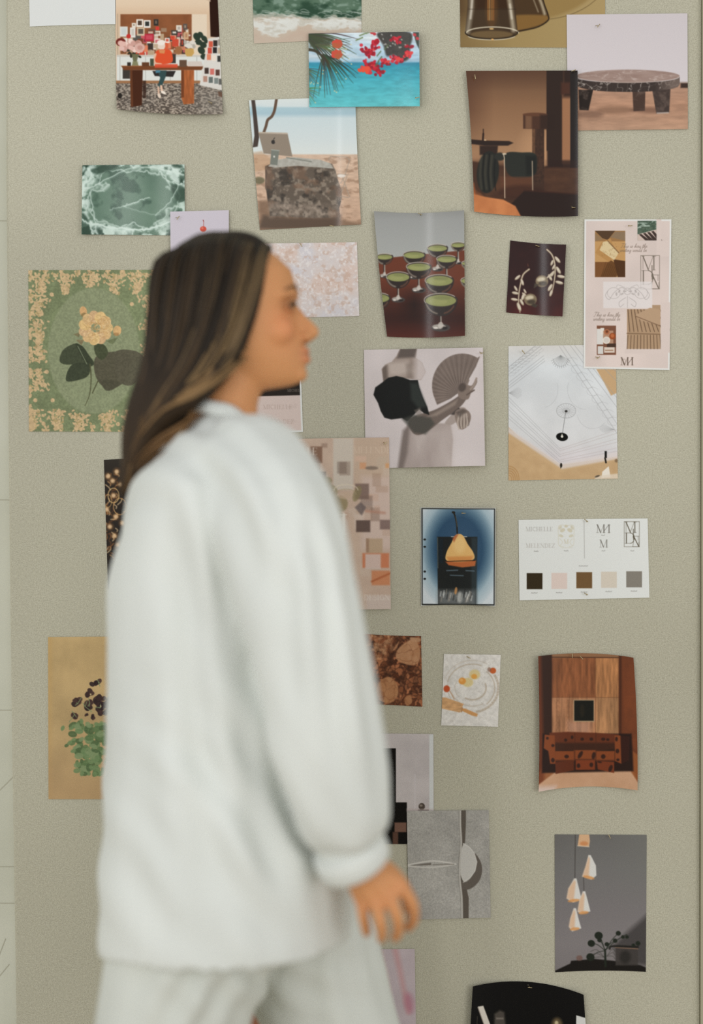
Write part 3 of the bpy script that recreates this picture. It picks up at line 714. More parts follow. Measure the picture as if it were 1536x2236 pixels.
# --- pale pink stone
cv = Cv(540, 524, 790, 700, (204, 194, 190), 12)
a, b = cv.fbm(34, 5), cv.fbm(10, 5)
cv.tint(np.clip((a - .5) * 3, 0, 1), (208, 180, 164), .55); cv.tint(np.clip((.45 - a) * 3, 0, 1), (198, 196, 202), .7); cv.tint(np.clip((b - .62) * 5, 0, 1), (188, 156, 136), .5); cv.tint(np.clip((.4 - cv.fbm(5, 3)) * 4, 0, 1), (222, 218, 216), .6)
sheet('pinkstone', 'photo_print', cv, [(545, 532), (780, 529), (785, 690), (548, 696)],
      "photo print of pale pink speckled stone, just right of the woman's forehead", mat=MAT_MATTE)

# --- coupe glasses
cv = Cv(812, 454, 1020, 744, (150, 150, 146), 13)
cv.vgrad([(454, (132, 132, 128)), (480, (146, 147, 144)), (560, (158, 160, 156)), (744, (150, 150, 146))])
tb = [(815, 572), (838, 564), (1020, 546), (1020, 744), (812, 744)]
cv.poly(tb, (104, 50, 30), 1, 1.5)
X, Y = cv.grid(); r = cv.region(tb)
cv.tint(np.clip((Y - 610) / 80, 0, 1), (46, 20, 15), .85, r); cv.tint(np.clip((Y - 700) / 40, 0, 1), (104, 40, 26), .6, r); cv.tint(np.clip(1 - np.abs(X - 905) / 40, 0, 1) * np.clip(1 - np.abs(Y - 665) / 45, 0, 1), (26, 16, 14), .7, r)
cv.ell(880, 600, 40, 8, (40, 20, 16), -8, .6, 6)
def cup(cx, cy, R, stem=44, ry=.34):
    h = R * ry * .94
    cv.line([(cx + 1, cy + h), (cx, cy + stem * .5), (cx + 1, cy + stem)], 3, (150, 142, 132), 1, .9); cv.line([(cx - 1, cy + h), (cx - 2, cy + stem)], 1.2, (30, 26, 24), 1)
    cv.ell(cx, cy + stem + 2, R * .56, R * .24, (66, 58, 54)); cv.ell(cx - R * .1, cy + stem, R * .4, R * .14, (170, 162, 152), 0, .9, 2); cv.ell(cx + R * .2, cy + stem + 3, R * .2, R * .08, (26, 20, 18), 0, .9, 1.5); cv.ell(cx - R * .3, cy + stem + 3, R * .14, R * .06, (220, 212, 202), 0, .9, 1.2); cv.ell(cx, cy + stem - 3, R * .16, R * .2, (196, 188, 178), 0, .8, 1.5)
    bowl = [(cx - R, cy)] + arc(cx, cy, R, R * .96, 180, 0)[1:-1] + [(cx + R, cy)]
    cv.poly(bowl, (44, 35, 31), 1, 1); cv.line(arc(cx, cy + 1, R * .88, R * .80, 170, 105), 3, (170, 156, 140), .7, 3); cv.line(arc(cx, cy + 1, R * .84, R * .78, 75, 25), 2.5, (120, 76, 56), .8, 3)
    cv.ell(cx, cy, R, h * 1.14, (66, 56, 48)); cv.ring(cx, cy, R - .8, h * 1.05, 1.5, (204, 196, 184), 150, 330, .9); cv.ring(cx, cy, R - .8, h * 1.05, 1.4, (40, 32, 28), -30, 150, .8)
    cv.ell(cx, cy + 1.5, R * .9, h * .9, (136, 140, 82), 0, 1, 1); cv.ell(cx - R * .15, cy + 3, R * .55, h * .5, (150, 152, 94), 0, .7, 4); cv.ell(cx + R * .1, cy - h * .3, R * .5, h * .3, (116, 120, 72), 0, .6, 3)
for c in [(1001, 534, 16), (956, 541, 23), (840, 560, 19), (905, 556, 25), (1022, 574, 14), (976, 565, 23), (915, 582, 28), (1024, 612, 18), (870, 604, 27), (960, 612, 32), (826, 650, 27), (963, 655, 37)]:
    cup(c[0], c[1], c[2], 22 + c[2] * .98, .40 if c[1] > 590 else .34)
cv.blur(.5)
sheet('coupes', 'photo_print', cv, [(817, 461), (1014, 459), (1016, 733), (846, 735)],
      'photo print of coupe glasses of green drink on a brown table', mat=MAT_GLOSS, bt=5, bb=3, bl=-2, lift=2,
      sx=[(817, -.2), (870, -.06), (915, .05), (938, glare_slope(938)), (952, .11), (1015, .08)])

# --- twig earrings
cv = Cv(1102, 520, 1242, 696, (48, 24, 22), 14)
X, Y = cv.grid()
cv.tint(np.clip((Y - 620) / 80, 0, 1), (96, 32, 28), .8); cv.tint(cv.fbm(40, 3), (34, 18, 18), .5)
CR = (196, 182, 158)
def twig(pts, leaves):
    cv.line(pts, 4, (150, 132, 106), 1, 1, smooth=True, w1=2.4); cv.line(pts, 2, CR, 1, 1, smooth=True, w1=1.2)
    for x, y, rot, L in leaves:
        cv.ell(x, y, L * 1.15, L * .46, (150, 134, 110), rot); cv.ell(x, y - .6, L * .95, L * .28, (218, 208, 188), rot, .95); cv.line([(x - L * .8 * math.cos(math.radians(rot)), y - L * .8 * math.sin(math.radians(rot))), (x + L * .8 * math.cos(math.radians(rot)), y + L * .8 * math.sin(math.radians(rot)))], .8, (140, 122, 98), .6)
twig([(1156, 588), (1143, 600), (1137, 622), (1134, 640), (1133, 660), (1136, 682)], [(1131, 606, 140, 7), (1141, 616, 70, 7), (1126, 640, 10, 7), (1124, 654, 10, 7), (1143, 648, 110, 8), (1134, 670, 70, 9), (1140, 660, 60, 7), (1127, 630, 60, 6), (1147, 636, 60, 5)])
twig([(1195, 545), (1205, 555), (1211, 570), (1213, 590), (1212, 606), (1208, 630), (1203, 644)], [(1218, 567, 50, 8), (1206, 574, 110, 6), (1220, 590, 60, 8), (1226, 604, 10, 8), (1222, 617, 15, 8), (1202, 628, 120, 8), (1202, 606, 60, 7), (1204, 640, 110, 7), (1210, 583, 120, 6), (1207, 598, 120, 7)])
for x, y in [(1159, 654), (1184, 614)]:
    cv.ell(x, y, 14, 13, (120, 104, 78), 0, 1, 1.2); cv.ell(x - 2, y - 4, 9, 5, (206, 194, 166), -10, .85, 4); cv.ell(x + 2, y + 5, 9, 5, (56, 46, 36), 0, .8, 4)
cv.poly([(1165, 662), (1176, 666), (1170, 672), (1160, 668)], (60, 50, 40)); cv.poly([(1168, 618), (1178, 622), (1166, 630)], (70, 60, 48)); cv.line([(1148, 644), (1142, 640)], 3, CR); cv.line([(1196, 606), (1206, 596)], 3, CR); cv.line([(1154, 582), (1153, 576)], 1, (120, 70, 50))
cv.blur(.3)
sheet('earrings', 'photo_print', cv, [(1115, 525), (1237, 534), (1229, 691), (1106, 682)],
      'small dark photo print of two silver twig earrings', mat=MAT_GLOSS, bb=1, bt=2,
      sx=[(1106, -.1), (1160, .05), (1187, glare_slope(1187)), (1204, .15), (1237, .12)])

# --- ceiling seen from below
cv = Cv(1106, 748, 1356, 1054, (204, 206, 204), 15)
cv.vgrad([(748, (206, 202, 196)), (800, (204, 208, 210)), (960, (206, 206, 206)), (1000, (206, 200, 202))])
cv.shade(cv.fbm(50, 3), .05)
cv.poly([(1106, 928), (1130, 950), (1225, 1015), (1360, 995), (1360, 1054), (1106, 1054)], (192, 160, 118), 1, 2); cv.poly([(1120, 960), (1225, 1022), (1225, 1054), (1106, 1054), (1106, 948)], (198, 164, 120), .7, 10); cv.poly([(1106, 930), (1225, 1012), (1360, 985), (1360, 1000), (1228, 1024), (1106, 942)], (210, 200, 196), .8, 5)
cv.tint(cv.fbm(14, 4), (180, 146, 104), .5, cv.region([(1106, 955), (1225, 1030), (1356, 1004), (1356, 1054), (1106, 1054)], 6))
cv.poly([(1303, 806), (1352, 806), (1352, 856), (1335, 864), (1320, 836)], (190, 156, 114), 1, 2)
LN = (150, 150, 150)
for off in (0, 9, 16, 34, 41, 47):
    cv.line([(1106, 806 + off), (1181 + off * .2, 746 + off * .9)], .9, LN, .75); 
for off in (0, 8, 22, 30, 44, 52):
    cv.line([(1222 + off, 756 - off * .2), (1352, 952 - off * 2.6)], .9, LN, .75); cv.line([(1106, 862 + off * .9), (1224, 980 + off * .6)], .8, LN, .6); cv.line([(1224, 980 + off * .55), (1350, 938 + off * .9)], .8, (170, 156, 150), .6)
for i in range(9):
    t = i / 8
    cv.ring(1115 + t * 60, 812 - t * 50, 12, 9, .7, LN, 0, 300, .55); cv.ring(1250 + t * 90, 790 + t * 130, 13, 9, .7, LN, 30, 330, .5); cv.line([(1112 + t * 64, 806 - t * 56), (1126 + t * 62, 800 - t * 48)], .8, LN, .6)
for i in range(12):
    a = math.radians(20 + i * 12.7); cv.line([(1225, 776), (1225 + 22 * math.cos(a), 780 + 24 * math.sin(a))], .8, (120, 122, 122), .7)
cv.ring(1225, 780, 17, 20, 1, LN, 10, 170, .8)
for i in range(10):
    a = math.radians(-60 + i * 14); cv.line([(1112, 858), (1126 + 14 * math.cos(a), 858 + 14 * math.sin(a))], .7, LN, .6); cv.line([(1342, 938), (1330 - 20 * math.cos(a), 936 + 10 * math.sin(a))], .7, LN, .5)
for i in range(20):
    a = i * PI / 10; cv.line([(1237, 898), (1237 + 21 * math.cos(a), 897 + 16 * math.sin(a))], .8, LN, .65)
cv.ring(1237, 897, 21, 16, 1, LN, 0, 360, .8); cv.ring(1237, 897, 8, 6, .7, LN, 0, 360, .7); cv.ring(1185, 850, 34, 40, .7, LN, -20, 80, .5); cv.ring(1280, 850, 40, 44, .7, LN, 90, 200, .5); cv.ring(1295, 900, 34, 36, .7, LN, 40, 170, .5)
cv.ell(1237, 898, 3, 2.6, (50, 48, 44)); cv.line([(1236, 900), (1229, 946)], .9, (90, 90, 88), .9)
cv.ell(1228, 954, 13, 9, (20, 20, 18), 8); cv.ell(1228, 953, 2.6, 3, (222, 218, 204)); cv.line([(1228, 948), (1228, 952)], 1.6, (222, 218, 204))
cv.ell(1226, 1016, 2.6, 5, (40, 36, 30)); cv.line([(1225, 1018), (1225, 1022)], 1.6, (40, 36, 30)); cv.rect(1321, 985, 1326, 1000, (30, 30, 28)); cv.line([(1322, 1000), (1324, 1010)], 4, (50, 46, 40))
cv.poly([(1316, 1030), (1330, 1018), (1334, 1042), (1314, 1044)], (222, 214, 200)); cv.poly([(1300, 1040), (1350, 1034), (1352, 1046), (1300, 1048)], (214, 200, 180), .8, 3); cv.ell(1305, 1040, 6, 2, (70, 60, 48), -20, .8)
for k in range(5): cv.ring(1112, 1046, 6 + k * 4, 8 + k * 5, 1.4, (160, 110, 56), 270, 380, .6)
cv.ell(1347, 1006, 4, 4, (120, 96, 70), 0, .8, 2)
sheet('ceiling', 'photo_print', cv, [(1111, 756), (1345, 752), (1350, 1045), (1111, 1049)],
      'photo print of an ornate white ceiling with a black hanging lamp', mat=MAT_MATTE)

# --- brand mood board with the letter box
def letterbox(cv, x0, y0, x1, y1, col, bold=1.0):
    w, h = x1 - x0, y1 - y0
    for p in ([(x0, y0), (x1, y0)], [(x1, y0), (x1, y1)], [(x1, y1), (x0, y1)], [(x0, y1), (x0, y0)]): cv.line(p, 1.0 * bold, col)
    P = lambda u, v: (x0 + u * w, y0 + v * h)
    L = lambda a, b, t: cv.line([P(*a), P(*b)], t * bold, col)
    L((.12, .02), (.40, .42), 2.2); L((.12, .02), (.12, .4), .8); L((.40, .42), (.66, .02), .8); L((.70, .02), (.70, .43), 2.2); L((.6, .02), (.8, .02), .8); L((.60, .43), (.80, .43), .8); L((.05, .02), (.2, .02), .8)
    L((.60, .30), (.60, .62), 1.8); L((.14, .45), (.14, .86), 2.4); L((.05, .45), (.4, .45), .8); L((.05, .86), (.4, .86), .8)
    cv.line([P(.4 + .26 * math.cos(t), .655 + .205 * math.sin(t)) for t in np.linspace(-PI / 2, PI / 2, 12)], 1.6 * bold, col)
    L((.66, .58), (.96, .58), .8); L((.92, .58), (.92, .75), .8); L((.64, .6), (.96, .99), 2.2); L((.62, .78), (.56, .99), .8); L((.96, .8), (.96, .99), .8); L((.55, .99), (.96, .99), .8)
    cx, cy = P(.62, .6)
    cv.ell(cx, cy, w * .05, h * .08, col, 0, .9); cv.ell(cx + w * .02, cy + h * .08, w * .05, h * .05, col, 30, .8)
cv = Cv(1272, 474, 1471, 812, (206, 190, 182), 16)
cv.shade(cv.fbm(80, 2), .06)
BR = (96, 80, 68)
def brd(p, c): 
    n = len(p)
    for i in range(n): cv.line([p[i], p[(i + 1) % n]], 7, c, 1, .8)
brd([(1277, 479), (1467, 479), (1463, 808), (1275, 804)], (214, 214, 210))
cv.rect(1300, 504, 1366, 605, (150, 110, 68))
for p, c in [([(1300, 504), (1344, 504), (1328, 524), (1316, 520)], (84, 62, 44)), ([(1344, 506), (1366, 506), (1366, 526), (1334, 518)], (134, 110, 84)), ([(1300, 510), (1318, 522), (1300, 527)], (140, 112, 80)), ([(1300, 527), (1366, 527), (1366, 572), (1300, 572)], (186, 142, 88)), ([(1300, 572), (1336, 572), (1312, 605), (1300, 605)], (120, 78, 44)), ([(1332, 566), (1360, 586), (1346, 605), (1312, 605)], (104, 68, 38)), ([(1340, 566), (1366, 570), (1366, 605), (1350, 605)], (80, 52, 32)), ([(1314, 530), (1334, 520), (1348, 560), (1330, 572), (1300, 552)], (176, 130, 76)), ([(1318, 528), (1330, 526), (1352, 552), (1342, 568), (1310, 546)], (206, 184, 140))]:
    cv.poly(p, c)
for i in range(40): cv.line([(1314 + cv.rs.rand() * 34, 532 + cv.rs.rand() * 30), (1316 + cv.rs.rand() * 34, 534 + cv.rs.rand() * 30)][:1] * 2, 1.6, (140, 104, 62), .6)
for k in range(8): cv.line([(1324 + k * 4, 572 + k * 2), (1314 + k * 4, 603)], 1, (70, 44, 24), .6)
cv.line([(1328, 526), (1352, 552)], 2.5, (120, 84, 50), .8)
cv.rect(1393, 482, 1434, 525, (90, 104, 88))
r = cv.region([(1393, 482), (1434, 482), (1434, 506), (1393, 514)]); g = cv.fbm(4, 3, 2, .8)
cv.tint(g, (40, 62, 48), .9, r); cv.tint(np.clip((g - .6) * 5, 0, 1), (176, 190, 176), .8, r)
cv.poly([(1393, 512), (1434, 501), (1434, 525), (1393, 525)], (196, 176, 164))
for k in range(5): cv.poly([(1396 + k * 9, 512 - k * 2.2), (1401 + k * 9, 510.8 - k * 2.2), (1420 + k * 9, 525), (1410 + k * 9, 525)], (50, 38, 34), .9) if k < 4 else None
cv.rect(1434.5, 476, 1445, 530, (206, 190, 182)); cv.rect(1434.5, 526, 1462, 560, (206, 190, 182))
script(cv, 'This is how the', 1356, 541, 9, BR, .75); script(cv, 'writing would be', 1354, 550, 9, BR, .75)
letterbox(cv, 1400, 558, 1441, 631, (110, 100, 88))
cv.rect(1318, 615, 1425, 673, (214, 208, 206), .75, 2)
OC = (160, 152, 148)
for sgn in (-1, 1):
    X0 = 1371
    cv.ring(X0 + sgn * 30, 640, 14, 12, 1, OC, 0, 360, .7); cv.line([(X0, 634), (X0 + sgn * 14, 628), (X0 + sgn * 30, 640), (X0 + sgn * 40, 654), (X0 + sgn * 48, 645), (X0 + sgn * 42, 634)], 1.1, OC, .8, smooth=True)
    cv.line([(X0 + sgn * 4, 650), (X0 + sgn * 18, 660), (X0 + sgn * 16, 670), (X0 + sgn * 8, 664)], 1.1, OC, .8, smooth=True); cv.line([(X0 + sgn * 6, 628), (X0 + sgn * 20, 622), (X0 + sgn * 24, 626)], 1, OC, .7, smooth=True)
    for k in range(4): cv.ell(X0 + sgn * (6 + k * 6), 636 + (k % 2) * 6, 4, 2, OC, sgn * 30 * k, .6)
cv.ring(1371, 636, 8, 7, 1, OC, 0, 360, .8); cv.line([(1371, 646), (1371, 672)], 1, OC, .8)
script(cv, 'This is how the', 1297, 691, 9, BR, .75); script(cv, 'writing would be', 1296, 700, 9, BR, .75)
cv.poly([(1370, 675), (1425, 675), (1425, 666), (1443, 666), (1443, 762), (1370, 762)], (168, 138, 108))
DK = (92, 70, 52)
for k in range(11): cv.line([(1372 + k * 7, 676), (1376 + k * 9, 724)], 1.8, DK, .8); cv.line([(1372 + k * 7, 732), (1370 + k * 7.4, 762)], 1.6, DK, .8)
cv.poly([(1388, 688), (1420, 672), (1443, 676), (1443, 710), (1400, 700)], (176, 146, 116)); cv.line([(1388, 690), (1443, 712)], 2, (120, 92, 70), .8); cv.line([(1370, 728), (1443, 730)], 2.4, (110, 84, 62), .7)
cv.rect(1443.6, 660, 1464, 770, (206, 190, 182)); cv.rect(1365, 762.6, 1450, 772, (206, 190, 182))
cv.rect(1304, 711, 1346, 775, (120, 78, 58))
for p, c in [((1304, 718, 1318, 752), (206, 202, 196)), ((1312, 716, 1320, 730), (214, 206, 196)), ((1306, 756, 1318, 773), (200, 196, 190)), ((1320, 758, 1343, 770), (206, 190, 176)), ((1326, 750, 1346, 758), (70, 50, 40)), ((1318, 722, 1340, 750), (170, 130, 104)), ((1322, 764, 1340, 766), (150, 110, 80))]: cv.rect(*p, c)
cv.ell(1325, 743, 8, 8, (216, 206, 194)); cv.ell(1325, 743, 6, 6, (200, 190, 180)); cv.ell(1338, 734, 7, 7, (150, 72, 36)); cv.ell(1338, 733, 4, 4, (180, 100, 58)); cv.ell(1326, 725, 6, 6, (170, 104, 70)); cv.ell(1326, 724, 3, 3, (110, 62, 40))
text(cv, 'M', 1356, 781, 16, BR, .9, bold=.9); cv.line([(1371, 796), (1382, 781)], .9, BR); text(cv, 'I', 1378, 781, 16, BR, .9, bold=.9)
cv.ring(1364, 790, 3, 6, .8, BR, 0, 360, .6)
sheet('mood', 'mood_board_sheet', cv, [(1277, 479), (1467, 479), (1463, 808), (1275, 804)],
      'tall pink mood board sheet with swatch photos and a boxed letter emblem', 'mood board', MAT_MATTE, over=('ceiling',))

# --- figure with a fan
cv = Cv(790, 754, 1065, 1028, (200, 190, 188), 17)
cv.shade(cv.fbm(70, 2), .06)
dress = [(910, 925), (935, 900), (980, 905), (1030, 925), (1062, 950), (1062, 1028), (868, 1028), (876, 980), (880, 950), (894, 930)]
cv.poly([(892, 922), (880, 955), (870, 1028), (985, 1028), (990, 960), (985, 925)], (164, 150, 144), 1, 4, smooth=False); cv.poly([(880, 940), (896, 925), (890, 990), (880, 1028), (868, 1028)], (110, 98, 92), .8, 8); cv.tint(cv.fbm(30, 3, 1, 3), (190, 178, 172), .8, cv.region([(905, 950), (990, 930), (990, 1028), (900, 1028)], 16))
back = [(875, 760), (911, 760), (909, 782), (922, 792), (930, 812), (920, 830), (866, 824), (838, 836), (834, 806), (842, 796), (856, 790), (866, 778)]
cv.poly(back, (146, 130, 120), 1, 2.5, smooth=False); r = cv.region(back, 3)
cv.tint(cv.region([(908, 770), (945, 790), (940, 840), (905, 832)], 16), (196, 184, 180), .9, r)
cv.tint(cv.region([(846, 792), (890, 788), (905, 812), (870, 822), (850, 820)], 14), (182, 168, 158), .85, r)
cv.tint(cv.region([(874, 760), (912, 760), (906, 780), (868, 782)], 6), (84, 74, 69), .85, r); cv.tint(cv.region([(834, 800), (846, 798), (848, 832), (836, 836)], 7), (92, 80, 72), .8, r); cv.tint(cv.region([(886, 795), (900, 792), (902, 826), (890, 826)], 8), (120, 106, 97), .5, r)
fan = [(955, 884)] + arc(1010, 842, 66, 70, 163, 300, 22) + [(1049, 778), (1040, 800), (1012, 850), (985, 870)]
cv.poly(fan, (112, 98, 90), 1, 1.5)
r = cv.region(fan)
keep_ = cv.a.copy()
for k in range(34):
    a = math.radians(155 + k * 4.4); cv.line([(1004, 862), (1004 + 95 * math.cos(a), 862 + 95 * math.sin(a))], 1.0, (78, 66, 60) if k % 2 else (144, 129, 120), .6)
cv.a = keep_ + (cv.a - keep_) * r[..., None]
cv.tint(cv.fbm(30, 3), (140, 124, 114), .4, r)
arm = [(905, 945), (930, 928), (965, 915), (1000, 890), (1020, 862), (1010, 848), (985, 866), (955, 888), (932, 880), (915, 905), (895, 925)]
cv.poly([(893, 918), (915, 905), (935, 900), (960, 890), (1000, 866), (1012, 850), (1024, 860), (1006, 888), (968, 916), (934, 942), (912, 950), (898, 940)], (108, 94, 86), 1, 2, smooth=True); cv.poly([(930, 912), (960, 896), (1000, 872), (995, 884), (955, 908)], (150, 134, 122), .7, 5)
cv.poly([(1003, 868), (1002, 848), (1014, 838), (1030, 842), (1040, 826), (1042, 836), (1030, 856), (1022, 872)], (126, 110, 100), 1, 1.5, smooth=True); cv.line([(1028, 850), (1036, 840), (1041, 826)], 4, (150, 134, 122), 1, 1.2, smooth=True); cv.line([(1018, 846), (1024, 830)], 3.4, (130, 114, 104)); cv.line([(1020, 862), (1036, 852)], 3.2, (96, 82, 74)); cv.ell(1010, 846, 8, 10, (66, 56, 52), 30, .7, 4)
cv.poly([(972, 924), (986, 906), (1004, 890), (1018, 892), (1014, 906), (996, 922), (984, 928)], (160, 146, 138), 1, 2, smooth=True); cv.poly([(984, 905), (1002, 890), (1010, 896), (992, 906)], (60, 52, 48), .9, 2.5)
cv.poly([(994, 900), (1010, 892), (1024, 898), (1029, 912), (1022, 930), (1008, 938), (998, 926)], (130, 114, 104), 1, 1.5, smooth=True)
for k in range(4): cv.line([(1004 + k * 5, 904), (1000 + k * 7, 922), (1003 + k * 5.4, 937 - k * 2)], 3.6, (184, 170, 158), .8, 2, smooth=True); cv.line([(1008 + k * 5, 912), (1004 + k * 7, 926), (1007 + k * 5, 936 - k * 2)], 1.2, (78, 66, 60), .7, 1.4, smooth=True)
cv.poly([(996, 900), (1012, 893), (1020, 898), (1004, 912)], (80, 70, 64), .7, 5)
body = [(848, 825), (866, 821), (880, 824), (896, 830), (913, 830), (916, 846), (924, 868), (934, 890), (938, 906), (926, 902), (916, 894), (904, 906), (890, 920), (878, 913), (855, 916), (840, 912), (832, 898), (826, 880), (816, 862), (820, 846), (834, 836)]
cv.poly(body, (22, 23, 21), 1, 1.6); cv.poly([(896, 836), (912, 836), (932, 888), (914, 892), (898, 872)], (48, 54, 50), .8, 8); cv.poly([(878, 915), (905, 905), (940, 912), (950, 925), (930, 948), (905, 945)], (66, 66, 60), .75, 6); cv.poly([(905, 896), (918, 890), (924, 906), (912, 910)], (120, 110, 102), .6, 4)
cv.blur(.5)
sheet('fan', 'photo_print', cv, [(795, 764), (1055, 759), (1060, 1017), (799, 1023)],
      'sepia photo print of a figure in black holding up a folding fan', mat=MAT_SATIN, sx=[(795, 0), (880, .06), (930, .1), (1060, .04)], lift=2.0)

# --- stationery sheet behind the face
cv = Cv(446, 740, 668, 956, (204, 186, 178), 18)
q = [(450, 750), (655, 746), (662, 943), (456, 950)]
cv.poly([(446, 740), (657, 740), (657, 863), (446, 868)], (46, 40, 36)); text(cv, 'MICHELLE', 628, 850, 5, (150, 140, 130), .7)
brd([(450, 750), (655, 746), (662, 943), (456, 950)], (214, 216, 212))
text(cv, 'MICHELLE', 575, 884, 9, (172, 152, 142), .8, bold=.8); text(cv, 'MELENDEZ', 574, 916, 9, (172, 152, 142), .8, bold=.8)
script(cv, 'would', 628, 890, 9, (180, 164, 154), .6); script(cv, 'how', 634, 922, 9, (186, 170, 160), .6)
sheet('stationery', 'brand_sheet', cv, q, "pink stationery sheet with a white border and black band, behind the woman's chin", 'paper sheet', MAT_MATTE)

# --- collage poster
cv = Cv(524, 952, 860, 1338, (196, 172, 152), 19)
a = cv.fbm(50, 4); cv.tint(a, (176, 150, 134), .6)
cv.rect(728, 957, 772, 1070, (196, 186, 172), .9, 4); cv.rect(775, 957, 850, 1060, (190, 166, 144), .9, 6); cv.rect(790, 1040, 856, 1200, (200, 178, 166), .8, 14); cv.rect(800, 1300, 856, 1334, (196, 180, 170), .8, 6)
pal = [(150, 120, 98), (110, 84, 70), (200, 184, 168), (176, 146, 124), (206, 190, 180), (164, 132, 108), (92, 76, 68), (196, 158, 134), (184, 170, 150)]
for i in range(70):
    x, y = 540 + cv.rs.rand() * 300, 965 + cv.rs.rand() * 355
    cv.rect(x, y, x + 8 + cv.rs.rand() * 26, y + 8 + cv.rs.rand() * 26, rnd_col(cv.rs, pal), .35, 3)
for x0, y0, x1, y1, c in [(678, 975, 704, 1011, (124, 92, 74)), (692, 1030, 712, 1048, (106, 84, 74)), (776, 1056, 806, 1090, (120, 98, 88)), (778, 1136, 809, 1162, (84, 66, 60)), (830, 1135, 853, 1156, (120, 98, 92)), (612, 972, 640, 990, (140, 108, 88)), (800, 1176, 836, 1208, (176, 150, 120)), (792, 1208, 850, 1240, (196, 112, 74)), (798, 1210, 832, 1242, (200, 184, 176)), (812, 1246, 852, 1278, (196, 122, 80)), (842, 1012, 850, 1022, (206, 150, 100)), (786, 1010, 800, 1024, (206, 150, 110)), (776, 996, 800, 1008, (204, 172, 150)), (800, 1176, 806, 1206, (150, 118, 96))]:
    cv.rect(x0, y0, x1, y1, c, .85, 3)
cv.poly([(775, 1108), (788, 1096), (800, 1108), (790, 1126)], (106, 94, 92), .8, 3); cv.ell(812, 1022, 14, 4, (120, 104, 92), 0, .8, 3); cv.line([(812, 1270), (852, 1252)], 4, (166, 90, 54), .8, 3); cv.line([(800, 1116), (840, 1120)], 6, (176, 126, 104), .6, 4); cv.ell(764, 1330, 20, 8, (160, 130, 110), 0, .5, 4)
OL = (136, 124, 88)
for x, y, rx, ry, rot in [(716, 1072, 22, 17, 20), (742, 1100, 18, 18, 0), (712, 1052, 14, 10, -20), (780, 1078, 8, 18, 20), (730, 1118, 20, 10, 30)]: cv.ell(x, y, rx, ry, OL, rot, .75, 3)
cv.ring(756, 1070, 26, 12, 1.6, (214, 200, 176), 180, 360, .9); cv.ring(756, 1080, 22, 12, 1.6, (170, 150, 116), 180, 360, .7); cv.ell(754, 1082, 16, 8, (190, 166, 142), 0, .7, 3)
cv.blur(.9)
W = (218, 209, 196)
text(cv, 'MICHELLE', 590, 978, 15, W, .8, .06, .9); text(cv, 'MELENDEZ', 772, 976, 13, (206, 184, 162), .8, .02, .8); text(cv, 'M', 700, 1124, 38, W, .75, bold=.8); text(cv, 'I', 742, 1124, 42, W, .95, bold=.9); text(cv, 'DESIGN', 795, 1299, 11, W, .7, .06, .8)
cv.blur(.5)
sheet('collage', 'collage_print', cv, [(524, 960), (850, 955), (854, 1330), (530, 1335)],
      "large blush collage poster with pale lettering, right of the woman's shoulder", 'poster', MAT_MATTE, over=('fan', 'stationery'))

# --- gold jewellery on black
cv = Cv(222, 990, 462, 1290, (34, 26, 18), 20)
X, Y = cv.grid()
cv.tint(np.clip((1040 - Y) / 40, 0, 1), (52, 46, 34), .6)
for i in range(230):
    x, y = 224 + cv.rs.rand() * 190, 1030 + cv.rs.rand() * 190
    if abs(x - 240) > 60 and cv.rs.rand() < .3: continue
    if (y - 1030) > 200 - (x - 224) * .1: continue
    L = 6 + cv.rs.rand() * 10; an = cv.rs.rand() * 6.28
    c = [(150, 96, 48), (196, 150, 96), (110, 66, 32), (226, 196, 150), (90, 54, 28)][cv.rs.randint(5)]
    cv.line([(x, y), (x + L * math.cos(an) * .6 + 3, y + L * math.sin(an) * .5), (x + L * math.cos(an), y + L * math.sin(an))], 2.2, c, .8, 2, smooth=True)
for x, y in [(236, 1040), (255, 1030), (264, 1058), (248, 1082), (233, 1112), (253, 1128), (268, 1142), (276, 1066), (240, 1150), (250, 1170), (246, 1050), (258, 1190)]: cv.ell(x, y, 4.5, 4.5, (234, 214, 180), 0, .95, 4); cv.ell(x, y, 8, 8, (190, 130, 72), 0, .4, 7)
cv.ring(248, 1082, 12, 16, 2, (214, 176, 116), 0, 360, .9); cv.ring(262, 1106, 14, 18, 2, (206, 160, 100), 0, 360, .8); cv.ring(236, 1094, 8, 14, 1.6, (200, 160, 100), 0, 360, .8)
cv.blur(.6)
sheet('jewellery', 'photo_print', cv, [(227, 1004), (447, 993), (457, 1272), (236, 1285)],
      "dark photo print of glinting gold jewellery at the woman's back", mat=MAT_SATIN)

# --- pear in a glass
cv = Cv(914, 1103, 1088, 1329, (206, 208, 208), 21)
X, Y = cv.grid()
rr = np.sqrt(((X - 1003) / 66) ** 2 + ((Y - 1200) / 92) ** 2)
cv.a[:] = (196, 204, 208)
cv.tint(np.clip(1.5 - rr, 0, 1) ** .7, (94, 134, 152), 1); cv.tint(np.clip((1.22 - rr) * 2.2, 0, 1), (36, 68, 96), .95); cv.tint(np.clip((.8 - rr) * 2.5, 0, 1), (52, 80, 108), .5)
cv.poly([(955, 1172), (1043, 1172), (1040, 1322), (957, 1322)], (26, 27, 24), .95, 1.5); cv.rect(1030, 1174, 1042, 1320, (44, 56, 60), .7, 5); cv.line([(956, 1174), (957, 1240)], 2, (90, 96, 90), .7); cv.rect(958, 1176, 968, 1230, (20, 32, 40), .7, 4); cv.line([(986, 1172), (1020, 1172)], 1.4, (220, 212, 196), .8)
cv.poly([(957, 1290), (1040, 1290), (1040, 1322), (957, 1322)], (120, 124, 124), .75, 14)
